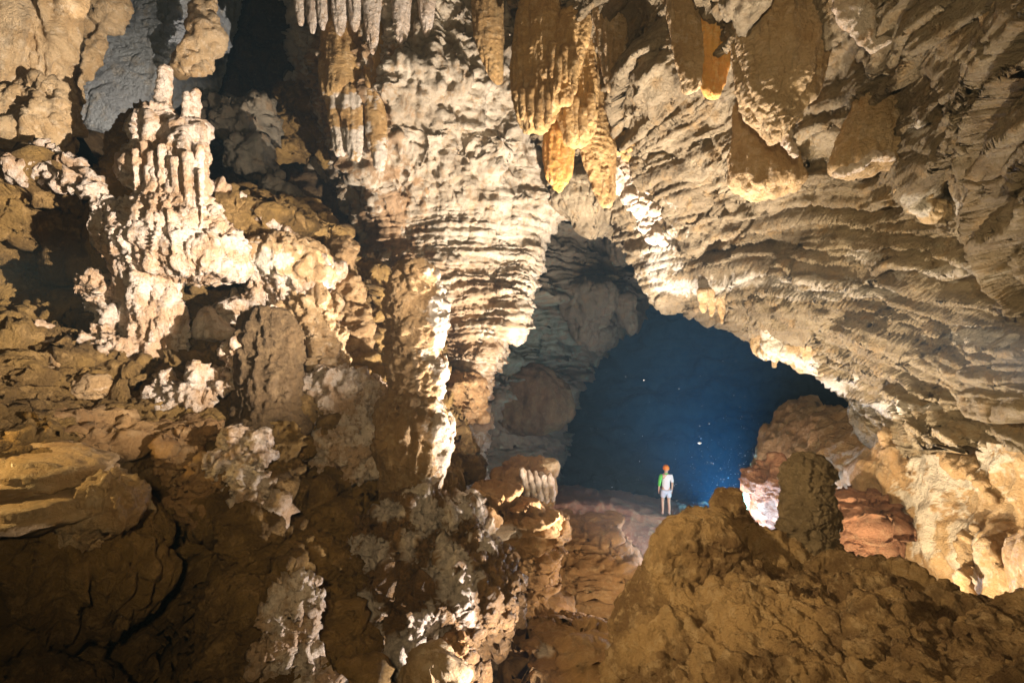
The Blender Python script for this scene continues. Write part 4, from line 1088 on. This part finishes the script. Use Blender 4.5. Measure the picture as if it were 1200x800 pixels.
for k, (lab, x, y, r) in enumerate((('thin pale stalactite at the very left of the fringe over the dark recess', 352, 16, 6), ('short pale stalactite second in the fringe over the dark recess', 366, 26, 6), ('blunt pale stalactite third in the fringe over the dark recess', 378, 22, 7), ('long white stalactite in the fringe right above the brown curtain', 398, 28, 8), ('white stalactite in the fringe right of the long one', 416, 24, 8), ('long pale drip right of the brown curtain', 436, 50, 8), ('pale drip hanging in the middle of the white wall top', 470, 44, 9), ('pale drip beside the middle one on the white wall top', 500, 30, 9))):
    single('stalactite', lab, 'stalactite', [(-50, x - r * 1.6, x + r * 1.6), (y - 24, x - r, x + r), (y - 8, x - r * .8, x + r * .8), (y + 4, x - r * .5, x + r * .5), (y + 12, x - 1.5, x + 1.5)], 12.0, 0.9, DR(830 + 3 * k, .35), M_calcite, step=1.2, hang=True, group='fringe of drips along the top of the pale wall')
for k, (lab, o) in enumerate((('grey-green dripstone leftmost on the far wall by the chamber', [(380, 634, 646), (390, 634, 645), (402, 638, 643)]), ('broad grey-brown dripstone cluster in the middle of the far wall', [(340, 655, 720), (365, 660, 716), (385, 672, 700), (400, 680, 692)]),
                              ('pointed dripstone beside the broad cluster on the far wall', [(350, 722, 742), (368, 726, 744), (380, 732, 744), (390, 740, 744)]), ('brown dripstone fringe just under the overhang on the far wall', [(270, 715, 745), (290, 716, 742), (306, 722, 734)]))):
    single('stalactite', lab, 'stalactite', o, 20.5, 0.8, DR(860 + 3 * k, 2.0), M_far, step=1.2, hang=True)
single('flowstone_bell', 'dim bell-shaped flowstone bulge low on the far wall', 'flowstone', [(430, 590, 632), (445, 574, 656), (465, 568, 668), (485, 572, 670), (500, 590, 650)], 19.2, 0.5, [[d_fbm(0.15, 1.0, 3, 875)], [d_flute(0.12, 0.4, 3, 876, .10)], [d_fbm(0.05, 0.25, 3, 877)]], M_shaded)

# --- flowstone ribs on the right-hand wall
for k, (lab, path) in enumerate((('glossy cream rib at the left of the right-hand flowstone wall', [(1040, 500, 10.6, 8), (1052, 535, 10.4, 9), (1066, 570, 10.2, 8), (1074, 600, 10.0, 6), (1066, 622, 10.0, 5)]),
                                 ('broad glossy cream fold sweeping down the middle of the right-hand wall', [(1075, 500, 9.8, 10), (1110, 530, 9.2, 14), (1150, 560, 8.6, 12), (1172, 590, 8.2, 8)]),
                                 ('pale rib curling round the hollow at the right-hand wall foot', [(1148, 618, 8.4, 5), (1134, 640, 8.4, 6), (1132, 665, 8.3, 6), (1124, 690, 8.2, 7)]),
                                 ('short pale rib right of the hollow at the right-hand wall foot', [(1158, 632, 8.0, 4), (1168, 652, 7.9, 5), (1172, 672, 7.9, 4)]))):
    o = tube('flowstone_rib', path, [[d_fbm(0.14, 0.5, 3, 881 + 4 * k), d_ridge(0.08, 0.4, 3, 884 + 4 * k)], [d_crust(0.05, 0.16, 883 + 4 * k, .5)]], M_flow, flat=0.55)
    o['label'] = lab
    o['category'] = 'flowstone'
single('boulder', 'purplish layered rock under the right-hand wall, right of the squat stalagmite', 'boulder', [(575, 985, 1020), (592, 976, 1050), (612, 972, 1060), (636, 976, 1050), (650, 985, 1030)], 10.4, 0.7, TERR(901, .22), M_red)


# ------------------------------------------------------------------ the person on the ledge
def skin_body(name, joints, edges, mat, parent, origin, levels=2):
    me = bpy.data.meshes.new(name)
    me.from_pydata([j[:3] for j in joints], edges, [])
    o = link(name, me, mat, parent, origin)
    sk = o.modifiers.new('skin', 'SKIN')
    for v, j in zip(me.skin_vertices[0].data, joints):
        v.radius = (j[3], j[4] if len(j) > 4 else j[3])
    me.skin_vertices[0].data[0].use_root = True
    ss = o.modifiers.new('subsurf', 'SUBSURF')
    ss.levels = ss.render_levels = levels
    return o


def plain(name, col, rough=0.7):
    m = bpy.data.materials.new(name)
    m.use_nodes = True
    b = m.node_tree.nodes['Principled BSDF']
    n = m.node_tree.nodes.new('ShaderNodeTexNoise')
    n.inputs['Scale'].default_value = 30
    x = m.node_tree.nodes.new('ShaderNodeMix')
    x.data_type = 'RGBA'
    ins = [i for i in x.inputs if i.type == 'RGBA']
    ins[0].default_value = (*col, 1)
    ins[1].default_value = (*[c * 0.8 for c in col], 1)
    m.node_tree.links.new(n.outputs['Fac'], x.inputs['Factor'])
    m.node_tree.links.new([o for o in x.outputs if o.type == 'RGBA'][0], b.inputs['Base Color'])
    b.inputs['Roughness'].default_value = rough
    return m


M_skin = plain('skin', (0.62, 0.36, 0.25), 0.5)
M_shirt = plain('white_shirt', (0.80, 0.80, 0.82))
M_green = plain('green_cloth', (0.10, 0.55, 0.06))
M_short = plain('pale_shorts', (0.60, 0.66, 0.78))
M_helm = plain('orange_helmet', (0.90, 0.25, 0.03), 0.35)
M_boot = plain('boot', (0.5, 0.3, 0.24))
M_black = plain('black_plastic', (0.02, 0.02, 0.02), 0.5)

foot = at(780.5, 602.5, 17.65)
P_ = thing('person', 'person in orange helmet, white and green shirt and pale shorts standing on the reddish ledge', 'person', foot)
bodyj = [(0, 0, .92, .13, .10), (0, .01, 1.10, .125, .095), (0, .02, 1.30, .15, .10), (0, .01, 1.42, .11, .08), (0, 0, 1.50, .052), (0, -.01, 1.60, .085, .10), (0, -.01, 1.70, .085, .095),
         (-.19, .0, 1.40, .062), (-.235, -.01, 1.13, .043), (-.245, .05, .90, .032), (.19, 0, 1.40, .062), (.235, -.01, 1.13, .043), (.235, .05, .90, .032),
         (-.10, 0, .84, .088), (-.115, .02, .48, .058), (-.12, -.02, .27, .054), (-.12, -.02, .08, .036), (-.13, .12, .035, .036),
         (.10, 0, .84, .088), (.11, .02, .48, .058), (.115, -.02, .27, .054), (.115, -.02, .08, .036), (.13, .12, .035, .036)]
bodye = [(0, 1), (1, 2), (2, 3), (3, 4), (4, 5), (5, 6), (3, 7), (7, 8), (8, 9), (3, 10), (10, 11), (11, 12), (0, 13), (13, 14), (14, 15), (15, 16), (16, 17), (0, 18), (18, 19), (19, 20), (20, 21), (21, 22)]
for sgn, w in ((-1, 9), (1, 12)):                       # palms and fingers grow out of the wrists
    wx, wy, wz = bodyj[w][:3]
    pal = len(bodyj)
    bodyj.append((wx, wy + .02, wz - .06, .034, .02))
    bodye.append((w, pal))
    for k in range(4):
        a = len(bodyj)
        fx = wx + sgn * .004
        bodyj.append((fx, wy - .012 + .021 * k, wz - .115, .009))
        bodyj.append((fx - sgn * .012, wy - .008 + .021 * k, wz - .115 - (.045, .055, .05, .038)[k], .008))
        bodye += [(pal, a), (a, a + 1)]
    a = len(bodyj)
    bodyj.append((wx - sgn * .01, wy + .055, wz - .075, .011))
    bodyj.append((wx - sgn * .018, wy + .07, wz - .115, .009))
    bodye += [(pal, a), (a, a + 1)]
skin_body('body', bodyj, bodye, M_skin, P_, foot)
skin_body('shirt', [(0, .0, .86, .155, .125), (0, .01, 1.05, .15, .12), (0, .02, 1.28, .17, .125), (0, .01, 1.42, .13, .10), (0, 0, 1.48, .075, .075), (.19, 0, 1.41, .08), (.235, -.01, 1.15, .06)],
          [(0, 1), (1, 2), (2, 3), (3, 4), (3, 5), (5, 6)], M_shirt, P_, foot)
skin_body('sleeve', [(-.11, .01, 1.42, .085), (-.19, 0, 1.41, .082), (-.236, -.01, 1.18, .062), (-.243, .02, 1.02, .055)], [(0, 1), (1, 2), (2, 3)], M_green, P_, foot)
skin_body('collar', [(-.06, -.03, 1.495, .03), (0, -.06, 1.49, .03), (.06, -.03, 1.495, .03)], [(0, 1), (1, 2)], M_green, P_, foot)
skin_body('shorts', [(0, 0, .92, .15, .125), (-.09, 0, .84, .115), (-.115, .01, .60, .10), (.09, 0, .84, .115), (.115, .01, .60, .10)], [(0, 1), (1, 2), (0, 3), (3, 4)], M_short, P_, foot)
for sx in (-1, 1):
    skin_body('shoe', [(sx * .12, -.05, .06, .05, .055), (sx * .125, .05, .05, .05, .04), (sx * .135, .15, .035, .042, .035)], [(0, 1), (1, 2)], M_boot, P_, foot)
# face (turned to the chamber): nose, ears, eyes
skin_body('nose', [(0, .075, 1.655, .014), (0, .105, 1.63, .018)], [(0, 1)], M_skin, P_, foot, 1)
for sx in (-1, 1):
    skin_body('ear', [(sx * .088, -.02, 1.665, .02, .012), (sx * .092, -.025, 1.625, .016, .012)], [(0, 1)], M_skin, P_, foot, 1)
    skin_body('eye', [(sx * .032, .078, 1.668, .010), (sx * .036, .078, 1.668, .010)], [(0, 1)], M_black, P_, foot, 1)
skin_body('mouth', [(-.022, .085, 1.585, .007), (.022, .085, 1.585, .007)], [(0, 1)], M_boot, P_, foot, 1)
hb = [(1.64, .112), (1.66, .124), (1.70, .122), (1.75, .108), (1.79, .08), (1.815, .04)]
P = np.empty((len(hb), 24, 3))
for k, (z, r) in enumerate(hb):
    th = np.linspace(0, 2 * math.pi, 24, endpoint=False)
    P[k, :, 0] = r * np.cos(th)
    P[k, :, 1] = -.012 + 1.15 * r * np.sin(th)
    P[k, :, 2] = z
helm = link('helmet', grid_mesh('helmet', P, True, np.zeros(3)), M_helm, P_, foot)
skin_body('helmet_lamp', [(0, .11, 1.75, .03, .025), (0, .15, 1.75, .032, .028)], [(0, 1)], M_black, helm, foot, 1)
skin_body('chin_strap', [(-.095, 0, 1.65, .008), (-.06, .06, 1.55, .008), (.06, .06, 1.55, .008), (.095, 0, 1.65, .008)], [(0, 1), (1, 2), (2, 3)], M_black, helm, foot, 1)

# --- drops and dust drifting in the light of the lamp in the chamber
rng = np.random.default_rng(3)
vs, fs = [], []
OCT = np.array([[1, 0, 0], [-1, 0, 0], [0, 1, 0], [0, -1, 0], [0, 0, 1], [0, 0, -1]], float)
OF = [(0, 2, 4), (2, 1, 4), (1, 3, 4), (3, 0, 4), (2, 0, 5), (1, 2, 5), (3, 1, 5), (0, 3, 5)]
for k in range(420):
    if k < 300:
        px, py = rng.normal(850, 34), 600 - abs(rng.normal(0, 48))
    elif k < 370:
        px, py = rng.normal(893, 14), rng.normal(595, 22)
    else:
        px, py = rng.uniform(690, 980), rng.uniform(420, 600)
    Yd = rng.uniform(12, 16.5)
    r = rng.choice([.004, .006, .009, .013], p=[.5, .3, .15, .05])
    b0 = len(vs)
    vs += [tuple(at(px, py, Yd) + OCT[i] * r) for i in range(6)]
    fs += [tuple(b0 + i for i in f) for f in OF]
vs += [tuple(at(820, 519, 14) + OCT[i] * np.array([.07, .04, .035])) for i in range(6)]
fs += [tuple(len(vs) - 6 + i for i in f) for f in OF]
me = bpy.data.meshes.new('water_drops')
me.from_pydata(vs, [], fs)
link('water_drops', me, plain('drop_white', (0.9, 0.92, 0.95), 0.3), kind='stuff')

# --- air of the cave: thin haze round everything
bpy_hz = bpy.data.meshes.new('haze')
x0, x1, y0, y1, z0, z1 = -70, 80, -6, 100, -30, 34
bpy_hz.from_pydata([(x, y, z) for z in (z0, z1) for y in (y0, y1) for x in (x0, x1)], [],
                   [(0, 2, 3, 1), (4, 5, 7, 6), (0, 1, 5, 4), (2, 6, 7, 3), (0, 4, 6, 2), (1, 3, 7, 5)])
M_haze = bpy.data.materials.new('haze')
M_haze.use_nodes = True
nt = M_haze.node_tree
nt.nodes.remove(nt.nodes['Principled BSDF'])
pv = nt.nodes.new('ShaderNodeVolumePrincipled')
pv.inputs['Color'].default_value = (0.40, 0.68, 1.0, 1)
pv.inputs['Density'].default_value = 0.0008
nt.links.new(pv.outputs[0], nt.nodes['Material Output'].inputs['Volume'])
link('haze', bpy_hz, M_haze, kind='stuff')

for o in C.objects:                       # every rock that has a label stands as a thing of its own
    if o.get('category') and 'kind' not in o:
        o['kind'] = 'thing'

print('TRIS', TRI[0])
